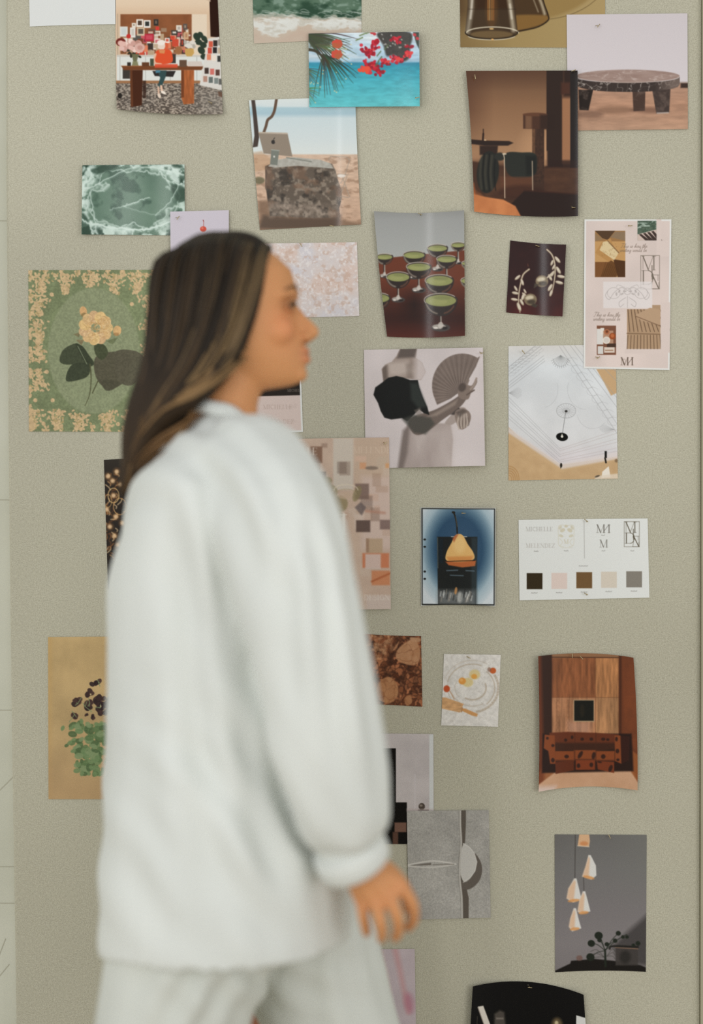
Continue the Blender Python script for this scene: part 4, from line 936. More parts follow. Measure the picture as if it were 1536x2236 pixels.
for k in range(30): x = 960 + cv.rs.rand() * 78; y = 1286 + cv.rs.rand() * 20; cv.line([(x, y), (x - 2, y + 10)], 2, [(226, 226, 220), (30, 28, 26), (150, 140, 128)][k % 3], .6, 2)
for p in [[(976, 1246), (1000, 1245)], [(984, 1256), (1012, 1257)], [(1018, 1246), (1036, 1247)]]: cv.line(p, 2, (110, 134, 150), .7, 2)
cv.ell(996, 1290, 3, 8, (200, 140, 80), 8, .8, 2); cv.ell(1004, 1304, 6, 12, (206, 206, 200), 0, .6, 6)
cv.poly([(973, 1226), (1040, 1224), (1038, 1236), (1010, 1239), (980, 1234)], (184, 96, 46), .95, 2.5); cv.poly([(974, 1222), (976, 1205), (986, 1186), (994, 1170), (1003, 1166), (1012, 1170), (1022, 1188), (1034, 1206), (1036, 1220), (1020, 1226), (990, 1227)], (214, 168, 98), 1, 1.5, smooth=True)
cv.poly([(976, 1216), (1034, 1214), (1030, 1226), (980, 1226)], (196, 120, 56), .7, 5); cv.ell(1004, 1190, 13, 18, (226, 190, 124), 0, .6, 10); cv.line([(974, 1226), (1038, 1224)], 2, (60, 32, 16), .9); cv.poly([(988, 1176), (995, 1168), (1002, 1166), (992, 1184)], (160, 70, 36), .7, 3)
cv.line([(999, 1164), (998, 1146), (995, 1130), (992, 1121)], 3.4, (32, 30, 24), 1, 1, smooth=True); cv.ell(991, 1119, 4, 2.6, (30, 28, 22), 10); cv.line([(996, 1128), (999, 1150)], 1, (120, 116, 100), .7)
for y in (1178, 1194, 1248, 1264): cv.ell(928, y, 3, 2.2, (26, 26, 24))
K = [(922, 1110), (1081, 1111), (1080, 1321), (922, 1320)]
cv.a0 = None
for i in range(4): cv.line([K[i], K[(i + 1) % 4]], 3, (26, 27, 24))
O = [(919, 1108), (1083, 1109), (1082, 1324), (920, 1323)]
for i in range(4): cv.line([O[i], O[(i + 1) % 4]], 2.4, (206, 206, 200))
sheet('pear', 'photo_print', cv, O, 'black-framed photo print of a pear in a glass on blue', mat=MAT_SATIN, bb=-3,
      sx=[(919, -.04), (1000, glare_slope(1000) - .06), (1082, .1)])

# --- colour swatch sheet
cv = Cv(1128, 1128, 1424, 1316, (214, 216, 212), 22)
LG = (176, 174, 168)
text(cv, 'MICHELLE', 1149, 1151, 8.6, (160, 156, 150), .85, .05, .8); text(cv, 'MELENDEZ', 1149, 1187, 8.6, (170, 164, 156), .85, .05, .8)
CG = (196, 188, 162)
for sgn in (-1, 1):
    cv.ell(1237 + sgn * 8, 1158, 6, 4, CG, sgn * 30, .8, 1.4); cv.ell(1237 + sgn * 13, 1152, 5, 3, CG, sgn * 60, .7, 1.4); cv.ell(1237 + sgn * 11, 1170, 5, 3, CG, sgn * -20, .7, 1.4); cv.line([(1237, 1148), (1237 + sgn * 16, 1148), (1237 + sgn * 17, 1170), (1237 + sgn * 16, 1190), (1237 + sgn * 6, 1194)], 1, CG, .7, smooth=True); cv.line([(1237 + sgn * 14, 1176), (1237 + sgn * 8, 1184), (1237 + sgn * 14, 1192)], 1, CG, .7, smooth=True)
cv.ell(1237, 1149, 4, 3, CG, 0, .8, 1.4); text(cv, 'M', 1232, 1178, 9, CG, .9); cv.line([(1226, 1196), (1250, 1196)], .8, CG, .7)
cv.line([(1276, 1136), (1277, 1219)], 1, (150, 148, 142), .9)
MC = (104, 100, 92)
text(cv, 'M', 1303, 1146, 17, MC, .85, bold=.8); cv.line([(1319, 1161), (1330, 1146)], .9, MC); text(cv, 'I', 1327, 1146, 17, MC, .85, bold=.8); text(cv, 'M', 1310, 1179, 16, MC, .85, bold=.7)
letterbox(cv, 1364, 1139, 1397, 1194, (92, 84, 68), .85)
def caption(x, y, w):
    for k in range(int(w / 2)): cv.line([(x - w / 2 + k * 2, y), (x - w / 2 + k * 2 + 1.1, y - (k % 3 == 0) * 1.2)], 1, (110, 106, 100), .75)
for x, y, w in [(1172, 1204, 10), (1238, 1203, 11), (1318, 1169, 8), (1319, 1203, 8), (1382, 1203, 8), (1275, 1236, 20)]: caption(x, y, w)
for x, y, c in [(1168, 1269, (54, 44, 28)), (1222, 1268.5, (212, 194, 184)), (1276.5, 1267, (112, 84, 52)), (1330.5, 1266, (204, 194, 178)), (1385.5, 1265, (130, 124, 114))]:
    cv.rect(x - 17.3, y - 17.6, x + 17.3, y + 17.6, c); caption(x, y + 26, 14)
sheet('swatches', 'colour_swatch_sheet', cv, [(1133, 1135), (1415, 1132), (1419, 1305), (1135, 1311)],
      'white brand sheet with five colour squares and letter logos', 'paper sheet', MAT_MATTE)

# --- herbarium print
cv = Cv(100, 1385, 360, 1750, (182, 154, 106), 23)
cv.shade(cv.fbm(60, 4), .14); X, Y = cv.grid()
cv.tint(np.clip((118 - X) / 12, 0, 1), (196, 156, 92), .5); cv.tint(np.clip((Y - 1600) / 120, 0, 1), (184, 146, 104), .5); cv.tint(np.clip((Y - 1380) / 300, 0, 1) * .3, (160, 134, 98))
rs = cv.rs
GR = [(92, 116, 74), (108, 132, 88), (78, 100, 64), (122, 140, 98)]
for i in range(150):
    t = rs.rand(); y = 1580 + t * 110
    x = 205 + rs.randn() * (24 if t < .6 else 15); 
    if t > .75: x = 200 + rs.randn() * 18
    w = 5 + rs.rand() * 5
    cv.ell(x, y, w, w * .7, GR[rs.randint(4)], rs.rand() * 180, .9, 1.2); cv.line([(x - w * .6, y), (x + w * .6, y)], .8, (140, 156, 112), .35)
for x, y in [(137, 1590), (156, 1590), (152, 1622), (160, 1640), (172, 1670), (178, 1575), (170, 1670), (208, 1690)]: cv.ell(x, y, 6, 4, GR[1], rs.rand() * 180, .9, 1.2)
PU = [(62, 46, 44), (74, 54, 50), (52, 40, 40)]
for x, y, q in [(214, 1491, 9), (196, 1514, 9), (168, 1530, 10), (168, 1534, 8), (190, 1545, 10), (212, 1530, 12), (224, 1540, 13), (222, 1524, 9), (195, 1536, 9), (163, 1560, 8), (190, 1560, 4), (203, 1566, 6), (220, 1558, 8), (232, 1556, 8), (240, 1530, 12), (262, 1500, 9), (255, 1560, 10), (240, 1546, 10)]:
    for k in range(4): cv.ell(x + rs.randn() * q * .35, y + rs.randn() * q * .35, q * .7, q * .55, PU[rs.randint(3)], rs.rand() * 180, .92, 1)
for x, y in [(215, 1490), (170, 1536), (186, 1543), (163, 1560), (220, 1545), (196, 1536)]: 
    for k in range(3): cv.line([(x, y), (x + rs.randn() * 6, y + rs.randn() * 6)], 1.6, (120, 136, 96), .9)
cv.ell(220, 1542, 1.6, 1.4, (206, 190, 140)); cv.ell(198, 1516, 1.6, 1.4, (206, 190, 140))
sheet('herbarium', 'art_print', cv, [(105, 1391), (352, 1389), (354, 1745), (106, 1745)],
      'tan botanical print of dark pansies over green leaves', mat=MAT_MATTE)

# --- brown cracked stone
cv = Cv(756, 1380, 928, 1548, (120, 66, 36), 24)
X, Y = cv.grid()
f1, f2, idx = cv.voronoi(420, 3)
ed = f2 - f1
shade_ = np.random.RandomState(9).rand(420)[idx]
cv.a = np.array((122, 70, 42))[None, None, :] + (shade_[..., None] - .35) * np.array((96, 68, 48))
cv.tint(np.clip(1 - ed / 2.6, 0, 1), (50, 28, 18), .75); cv.tint(np.clip((cv.fbm(20, 4) - .55) * 3, 0, 1), (52, 30, 20), .6)
g1, g2, gi = cv.voronoi(60, 7); ge = g2 - g1
def blob(p, c):
    cv.poly(p, c, .95, 2, smooth=True); r = cv.region(p, 2, True)
    cv.tint(np.clip(1 - ge / 2, 0, 1), (110, 62, 36), .6, r); cv.tint(cv.fbm(10, 4), (150, 96, 58), .5, r)
blob([(868, 1420), (885, 1404), (905, 1396), (918, 1420), (914, 1446), (900, 1452), (880, 1448), (866, 1438)], (182, 134, 96)); blob([(828, 1490), (850, 1478), (868, 1496), (868, 1520), (850, 1536), (830, 1528), (822, 1510)], (178, 126, 84)); blob([(884, 1525), (896, 1518), (900, 1534), (888, 1540)], (172, 118, 78)); blob([(858, 1420), (872, 1400), (866, 1416)], (170, 120, 84)); blob([(896, 1392), (918, 1394), (916, 1402), (902, 1402)], (180, 136, 100))
r = cv.region([(756, 1380), (870, 1380), (860, 1412), (836, 1440), (815, 1466), (756, 1490)], 14)
cv.tint(r * cv.fbm(4, 3, 1.5, 1.5), (190, 140, 100), .9); cv.tint(r * np.clip((cv.fbm(8, 4) - .55) * 4, 0, 1), (120, 66, 38), .7)
cv.blur(.4)
sheet('brownstone', 'photo_print', cv, [(762, 1381), (920, 1389), (923, 1543), (768, 1535)],
      'photo print of cracked rust brown stone, just right of the white sleeve', mat=MAT_SATIN, bt=2)

# --- flour, eggs and rolling pin
cv = Cv(960, 1423, 1099, 1592, (208, 204, 197), 25)
cv.shade(cv.fbm(6, 4), .10); cv.tint(np.clip((cv.fbm(3, 3) - .62) * 4, 0, 1), (182, 175, 165), .4)
TN_ = (170, 154, 132)
for rx, ry, a0, a1, w, al in [(56, 52, 195, 290, 2, .8), (57, 53, -30, 80, 5, .7), (49, 46, -50, 50, 2, .8), (30, 26, -20, 120, 3.4, .7), (46, 40, 60, 160, 2, .5), (54, 50, 150, 190, 1.6, .6), (38, 30, 140, 210, 1.6, .5), (64, 60, 200, 300, 2, .35)]:
    cv.ring(1032, 1502, rx, ry, w, TN_, a0, a1, al, 1.6)
for k in range(14): a = math.radians(-20 + k * 7); cv.line([(1032 + 54 * math.cos(a), 1502 + 50 * math.sin(a)), (1032 + 59 * math.cos(a), 1500 + 54 * math.sin(a))], 1.6, (206, 200, 190), .7)
cv.ell(1037, 1473, 12, 11, (206, 186, 130), 0, .9, 3); cv.ell(1022, 1490, 12, 10, (206, 186, 128), 0, .9, 3); cv.ell(1036, 1477, 6.5, 5.5, (214, 154, 72)); cv.ell(1010, 1487, 8, 7.5, (212, 144, 66)); cv.ell(1008, 1485, 3, 3, (228, 178, 104), 0, .7, 2)
cv.ell(1077, 1464.5, 7, 6.5, (190, 92, 46)); cv.ell(1069, 1462, 4, 5, (130, 90, 72), 0, .7, 2); cv.ell(976, 1504, 7, 7.5, (186, 80, 44)); cv.line([(982, 1508), (988, 1518), (992, 1526)], 2, (170, 120, 80), .7, smooth=True)
cv.poly([(960, 1523), (974, 1523), (1013, 1537), (1005, 1556), (960, 1546)], (198, 152, 104)); cv.shade(cv.fbm(4, 3, 3, .6), .2, cv.region([(960, 1523), (1013, 1537), (1005, 1556), (960, 1546)])); cv.poly([(1010, 1547), (1016, 1547), (1044, 1559), (1042, 1565), (1030, 1562), (1009, 1552)], (196, 142, 86)); cv.line([(1010, 1546), (1008, 1554)], 3, (170, 124, 80))
cv.blur(.3)
sheet('flour', 'photo_print', cv, [(970, 1428), (1094, 1430), (1088, 1587), (964, 1584)],
      'photo print of eggs and a rolling pin on white flour', mat=MAT_MATTE)

# --- curved sofa in a wood panelled room
cv = Cv(1170, 1424, 1400, 1736, (150, 92, 54), 26)
cv.rect(1170, 1424, 1400, 1446, (140, 98, 66)); cv.line([(1200, 1435), (1355, 1436)], 1.6, (60, 34, 22))
cv.rect(1204, 1437, 1301, 1523, (132, 78, 46)); cv.rect(1301, 1437, 1352, 1523, (168, 112, 68)); cv.rect(1204, 1523, 1301, 1606, (158, 108, 74)); cv.rect(1301, 1523, 1352, 1606, (164, 116, 76))
wr = cv.region([(1204, 1437), (1352, 1437), (1352, 1606), (1204, 1606)])
cv.shade(cv.fbm(5, 4, 1, 8), .35, wr)
for p in ([(1301, 1437), (1301, 1606)], [(1204, 1523), (1352, 1523)]): cv.line(p, 1, (100, 60, 36), .8)
for x in (1219, 1241):
    for k in range(7): cv.line([(x - 4, 1596 - k * 10), (x, 1588 - k * 12), (x + 4, 1596 - k * 10)], .9, (112, 68, 42), .6, smooth=True)
cv.tint(cv.region([(1240, 1575), (1290, 1575), (1290, 1606), (1240, 1606)], 14), (186, 140, 118), .5)
cv.rect(1253, 1528, 1298.5, 1576, (170, 142, 108)); cv.rect(1254.8, 1529.5, 1297, 1574, (22, 22, 16)); cv.ell(1272, 1552, 5, 14, (40, 34, 22), 0, .7, 5)
cv.poly([(1170, 1428), (1206, 1430), (1206, 1608), (1182, 1680), (1170, 1700)], (50, 28, 18), 1, 3); cv.poly([(1170, 1428), (1182, 1430), (1190, 1720), (1170, 1736)], (112, 52, 26), .8, 8)
cv.poly([(1352, 1430), (1388, 1432), (1396, 1736), (1390, 1700), (1372, 1640), (1352, 1606)], (106, 54, 28), 1, 2); cv.poly([(1352, 1430), (1358, 1432), (1358, 1610), (1352, 1606)], (66, 34, 20), .8, 4); cv.tint(cv.fbm(20, 4), (132, 66, 32), .6, cv.region([(1360, 1440), (1388, 1440), (1392, 1640), (1365, 1620)], 4)); cv.poly([(1382, 1640), (1396, 1650), (1396, 1712), (1380, 1690)], (150, 84, 40), .8, 4)
cv.poly([(1176, 1714), (1216, 1684), (1256, 1678), (1310, 1678), (1378, 1684), (1396, 1712), (1400, 1740), (1170, 1740)], (196, 152, 118), 1, 3); cv.tint(cv.fbm(30, 4), (178, 132, 96), .5, cv.region([(1190, 1700), (1216, 1686), (1370, 1686), (1394, 1712), (1394, 1730), (1180, 1730)], 6)); cv.poly([(1170, 1718), (1215, 1716), (1210, 1740), (1170, 1740)], (206, 186, 178), .8, 12)
cv.poly([(1186, 1602), (1380, 1602), (1384, 1684), (1184, 1688)], (34, 18, 13), .95, 4)
SO, SD = (130, 64, 30), (70, 36, 22)
cv.poly([(1200, 1600), (1240, 1598), (1300, 1600), (1352, 1604), (1352, 1634), (1300, 1640), (1240, 1638), (1206, 1638)], (98, 46, 24), 1, 2); cv.rect(1210, 1622, 1346, 1640, (52, 30, 20), .8, 6)
cv.poly([(1190, 1604), (1212, 1606), (1214, 1668), (1202, 1668), (1198, 1640), (1188, 1634)], SO, 1, 1.5); cv.poly([(1343, 1606), (1356, 1606), (1358, 1668), (1344, 1662)], SO, 1, 1.5); cv.poly([(1356, 1606), (1376, 1608), (1374, 1660), (1358, 1668)], (52, 24, 16), 1, 2)
for x0, x1, y0, y1 in [(1213, 1254, 1640, 1662), (1254, 1302, 1638, 1660), (1302, 1343, 1640, 1662)]: cv.rect(x0, y0, x1, y1, SO, 1, 2); cv.rect(x0 + 1, y1 - 3, x1 - 1, y1, (84, 40, 22), .8, 2)
cv.poly([(1213, 1664), (1254, 1661), (1254, 1682), (1214, 1690)], (92, 42, 22)); cv.poly([(1258, 1660), (1300, 1660), (1300, 1681), (1258, 1681)], (122, 54, 26)); cv.poly([(1304, 1662), (1342, 1664), (1342, 1688), (1306, 1680)], (116, 52, 26)); cv.line([(1256, 1600), (1256, 1682)], 1.6, SD, .8); cv.line([(1302, 1600), (1302, 1680)], 1.6, SD, .8)
for x, y, a, b, rot in [(1272, 1614, 4, 3.4, 0), (1292, 1614, 4, 3.4, 0), (1318, 1614, 4.6, 3.4, 0), (1328, 1615, 3.6, 3, 0), (1236, 1616, 3.6, 3.4, 0), (1250, 1610, 3, 4, 0), (1268, 1648, 4, 9, 30), (1297, 1650, 4, 8, 10), (1238, 1652, 5, 4, 0), (1318, 1652, 5, 5, 0), (1349, 1640, 4, 5, 0), (1350, 1659, 3.6, 3, 0), (1347, 1614, 3, 5, 0), (1208, 1628, 3.4, 3.4, 0), (1208, 1660, 4, 5, 0), (1196, 1612, 3, 3, 0), (1264, 1672, 4, 5, 0), (1292, 1670, 4, 5, 0), (1334, 1678, 4, 8, 20), (1310, 1664, 5, 2, 10)]:
    cv.ell(x, y, a, b, (46, 26, 20), rot, .9, 1.4)
cv.blur(.4)
sheet('sofa', 'photo_print', cv, [(1176, 1433), (1384, 1436), (1393, 1726), (1177, 1729)],
      'curled photo print of a brown curved sofa in a wood panelled room', mat=MAT_SATIN, bt=-8, bb=-10, bl=2, br=3, lift=2,
      sx=[(1176, -.3), (1240, -.05), (1310, .03), (1392, .24)])

# --- black and white scene beside the sleeve
cv = Cv(694, 1595, 954, 1852, (182, 174, 172), 27)
cv.shade(cv.fbm(40, 3), .06)
cv.rect(700, 1634, 865, 1790, (22, 20, 17)); cv.rect(852, 1752, 889, 1808, (22, 20, 17), 1, 1); cv.ell(882, 1760, 7, 7, (22, 20, 17)); cv.rect(700, 1790, 900, 1850, (22, 20, 17)); cv.rect(862, 1796, 888, 1817, (112, 82, 68), 1, 2); cv.rect(858, 1817, 870, 1846, (104, 72, 58), .8, 3)
cv.rect(938, 1604, 947, 1770, (196, 198, 196), 1, 2); cv.rect(905, 1690, 908, 1768, (192, 184, 184), .8, 2)
cv.ell(921.5, 1761, 7, 7.5, (76, 66, 58)); cv.ell(920, 1759, 3, 2.4, (150, 138, 126), 0, .8, 2.5); cv.line([(914, 1769), (936, 1769)], 2, (60, 52, 48)); cv.rect(888, 1766, 948, 1772, (176, 160, 154), .5, 3)
sheet('sepia', 'photo_print', cv, [(704, 1600), (947, 1603), (948, 1843), (704, 1843)],
      'pale grey photo print with a black block, half behind the white sleeve', mat=MAT_MATTE)

# --- grey fabric detail
cv = Cv(884, 1764, 1077, 2014, (160, 157, 150), 28)
f = cv.fbm(2.0, 2); cv.shade(f, .13); cv.shade(cv.fbm(40, 3), .1)
seam = [(1006, 1765), (1006, 1800), (1008, 1840), (1005, 1880), (1005, 1920), (1009, 1960), (1010, 2012)]
dark = [(1006, 1765), (1018, 1765), (1018, 1800), (1016, 1840), (1010, 1846), (1012, 1900), (1010, 1930), (1020, 1942), (1024, 1960), (1024, 2012), (1010, 2012), (1009, 1960), (1005, 1920), (1007, 1850)]
cv.poly(dark, (92, 84, 75), 1, 1.2)
cv.poly([(1030, 1856), (1045, 1872), (1053, 1892), (1051, 1915), (1040, 1932), (1024, 1942), (1008, 1940), (1008, 1925), (1020, 1925), (1036, 1905), (1040, 1880)], (98, 90, 82), 1, 1.4, smooth=True)
cv.poly([(1012, 1842), (1024, 1848), (1036, 1862), (1042, 1882), (1038, 1902), (1026, 1918), (1012, 1927), (1006, 1910), (1004, 1885), (1006, 1862)], (186, 183, 176), 1, 1.2); cv.line([(1012, 1842), (1024, 1848), (1036, 1862), (1042, 1882), (1038, 1902), (1026, 1918), (1012, 1927)], 1.6, (206, 203, 196), .9); cv.line([(1011, 1844), (1005, 1862), (1004, 1885), (1006, 1912), (1012, 1926)], 1.6, (84, 78, 70), .9, smooth=True)
cv.line(seam, 3.6, (176, 172, 164), 1, 1, smooth=True); cv.line([(x - 3, y) for x, y in seam], 1, (120, 115, 107), .7, 1, smooth=True)
cv.line([(890, 1889), (915, 1884), (945, 1880), (975, 1883), (996, 1887)], 3.2, (196, 192, 184), 1, 1, smooth=True); cv.line([(890, 1891), (930, 1894), (965, 1892), (996, 1887)], 3, (190, 186, 178), 1, 1, smooth=True); cv.poly([(898, 1889), (942, 1884), (942, 1889), (900, 1890)], (110, 103, 95)); cv.line([(946, 1888), (992, 1887)], 2, (120, 113, 104), .8)
sheet('fabric', 'photo_print', cv, [(889, 1771), (1068, 1769), (1072, 2004), (893, 2008)],
      'grey photo print of stitched cloth with a half-round flap', mat=MAT_MATTE, over=('sepia',))

# --- pendant lamps over a plant
cv = Cv(1208, 1816, 1418, 2128, (118, 114, 112), 29)
X, Y = cv.grid()
cv.vgrad([(1816, (104, 102, 99)), (1900, (112, 110, 108)), (1990, (118, 113, 113)), (2060, (124, 118, 118)), (2128, (118, 112, 112))])
cv.tint(np.clip((X - 1330) / 80, 0, 1) * np.clip((2010 - Y) / 200, 0, 1), (112, 112, 106), .6); cv.tint(np.clip((1260 - X) / 60, 0, 1) * np.clip((1960 - Y) / 200, 0, 1), (96, 92, 90), .5)
sh = [(1418, 1994), (1370, 2036), (1340, 2064), (1350, 2100), (1418, 2110)]
cv.poly(sh, (66, 62, 61), .95, 14)
cv.line([(1257, 1820), (1256, 1920)], 1.1, (54, 48, 44)); cv.line([(1275, 1915), (1276, 1950)], 1.1, (60, 54, 50))
def lampcone(p, c=(206, 202, 192), lit=None):
    cv.poly(p, (200, 196, 186), 1, 1, smooth=False)
    cv.poly(lit, (214, 176, 138), .9, 3)
cv.poly([(1266, 1820), (1287, 1820), (1289, 1836), (1287, 1849), (1262, 1847)], (208, 166, 126)); cv.ell(1276, 1842, 9, 5, (196, 120, 66), 0, .7, 4); cv.line([(1262, 1847), (1287, 1849)], 1.4, (226, 206, 180))
def cone(tip, L, R, b, flip=1):
    tx, ty = tip
    pts = smooth_pts([(tx - 3, ty), (L[0], (ty + L[1]) / 2 - 4), L, b, R, (R[0] - (0 if flip else 0), (ty + R[1]) / 2 + 4), (tx + 3, ty)], True, 5)
    cv.poly(pts, (206, 204, 198), 1, 1)
for T, Lm, LL, B, RR, Rm, litx in [((1288, 1867), (1280, 1890), (1272, 1914), (1292, 1921), (1303, 1912), (1302, 1890), -1), ((1257, 1918), (1242, 1940), (1238, 1962), (1252, 1971), (1271, 1965), (1266, 1944), -1), ((1276, 1946), (1266, 1966), (1262, 1990), (1268, 1996), (1290, 1990), (1284, 1966), -1), ((1256, 1983), (1246, 2006), (1243, 2024), (1250, 2034), (1270, 2027), (1264, 2006), -1)]:
    P_ = [(T[0] - 2.5, T[1]), (T[0] + 2.5, T[1]), Rm, RR, B, LL, Lm]
    cv.poly(P_, (208, 206, 200), 1, 1.2)
    cv.poly([(T[0] - 2, T[1] + 3), (T[0] + 1, T[1] + 8), ((LL[0] + RR[0]) / 2 - 1, B[1] - 4), LL, Lm], (212, 172, 136), .85, 4)
    cv.ell((LL[0] + RR[0]) / 2 - 1, (LL[1] + RR[1]) / 2 + 3, abs(RR[0] - LL[0]) * .4, 3.4, (210, 140, 72), 12 if RR[1] < LL[1] else -6, .8, 2)
cv.poly([(1208, 2122), (1246, 2104), (1248, 2098), (1300, 2094), (1340, 2098), (1400, 2108), (1418, 2116), (1418, 2130), (1208, 2130)], (24, 20, 17), 1, 2)
cv.rect(1345, 2070, 1394, 2108, (62, 57, 54), .95, 3); cv.ell(1366, 2090, 12, 14, (34, 32, 29), 0, .7, 8); cv.line([(1344, 2069), (1394, 2072)], 1.4, (150, 112, 84), .9); cv.line([(1332, 2072), (1340, 2066), (1394, 2068)], 4, (26, 24, 20), .9, 2, smooth=True)
PG = (30, 36, 27)
cv.line([(1323, 2110), (1322, 2074)], 5, PG, 1, 1.2, w1=4)
for x, y in [(1291, 2059), (1308, 2042), (1351, 2038), (1370, 2040), (1288, 2092), (1344, 2054), (1310, 2054)]: cv.line([(1322, 2076), ((1322 + x) / 2, (2074 + y) / 2 - 3), (x, y)], 1.4, PG, .9, 1, smooth=True)
for y in (2078, 2086, 2094): cv.line([(1320, 2090), (1304, y - 4), (1290, y)], 1, (56, 54, 48), .8, 1, smooth=True); cv.line([(1326, 2088), (1338, y - 6), (1344, y)], 1, (56, 54, 48), .7, 1, smooth=True)
for x, y, q in [(1308, 2043, 9), (1310, 2053, 5), (1292, 2060, 8), (1290, 2090, 9), (1351, 2038, 5.6), (1344, 2054, 5), (1326, 2062, 5), (1370, 2046, 4), (1361, 2046, 4), (1394, 2060, 5.4), (1384, 2064, 4)]: cv.ell(x, y, q, q * .92, PG, 20, 1, 1.2)
cv.ell(1266, 2092, 7, 6, (110, 84, 76), 0, .9, 2)
cv.blur(.4)
sheet('pendants', 'photo_print', cv, [(1212, 1822), (1413, 1823), (1411, 2122), (1213, 2123)],
      'grey photo print of white cone pendant lamps over a potted plant', mat=MAT_SATIN, bb=-3)

# --- lilac print at the bottom
cv = Cv(720, 2066, 916, 2320, (184, 170, 174), 30)
cv.shade(cv.fbm(40, 3), .05)
cv.line([(862, 2066), (874, 2120), (892, 2210)], 12, (192, 140, 140), .7, 12, w1=8); cv.ell(894, 2190, 10, 22, (176, 104, 124), -10, .6, 14); cv.line([(820, 2072), (840, 2160), (850, 2300)], 22, (190, 130, 120), .6, 16)
sheet('lilac', 'photo_print', cv, [(724, 2073), (906, 2072), (910, 2316), (728, 2318)],
      'lilac print with a blurred pink streak, at the front trouser leg', mat=MAT_MATTE)

# --- black print cut by the bottom edge
cv = Cv(1015, 2138, 1294, 2420, (10, 9, 7), 31)
cv.poly([(1044, 2198), (1056, 2196), (1076, 2250), (1062, 2250)], (206, 198, 186), 1, 2); cv.line([(1044, 2200), (1062, 2250)], 2, (150, 138, 124), .8); cv.poly([(1080, 2214), (1092, 2206), (1102, 2210), (1106, 2250), (1080, 2250)], (90, 82, 74), .8, 6); cv.rect(1084, 2222, 1100, 2226, (140, 130, 120), .6, 3)
cv.ell(1217, 2238, 12, 16, (110, 92, 62), 0, .8, 8); cv.ell(1216, 2234, 4, 5, (206, 190, 150), 0, .8, 3); cv.poly([(1259, 2217), (1284, 2224), (1286, 2300), (1258, 2300)], (206, 206, 202), 1, 1.5); cv.line([(1043, 2220), (1042, 2240)], 2, (60, 54, 46), .8); cv.ell(1154, 2151, 1.5, 1, (110, 106, 98))
sheet('blackbottom', 'photo_print', cv, [(1033, 2154), (1275, 2172), (1292, 2410), (1018, 2408)],
      'curled black photo print, cut off by the bottom edge', mat=MAT_SATIN, bt=-19, lift=2,
      sx=[(1030, -.22), (1100, -.08), (1200, .03), (1280, .3)])

# --- terracotta print seen between the trouser legs
cv = Cv(500, 2180, 640, 2330, (168, 116, 88), 32)
cv.tint(cv.fbm(40, 4), (140, 88, 64), .7)
sheet('terracotta', 'photo_print', cv, [(505, 2188), (634, 2187), (636, 2325), (506, 2326)],
      'terracotta brown print glimpsed between the trouser legs', mat=MAT_MATTE)
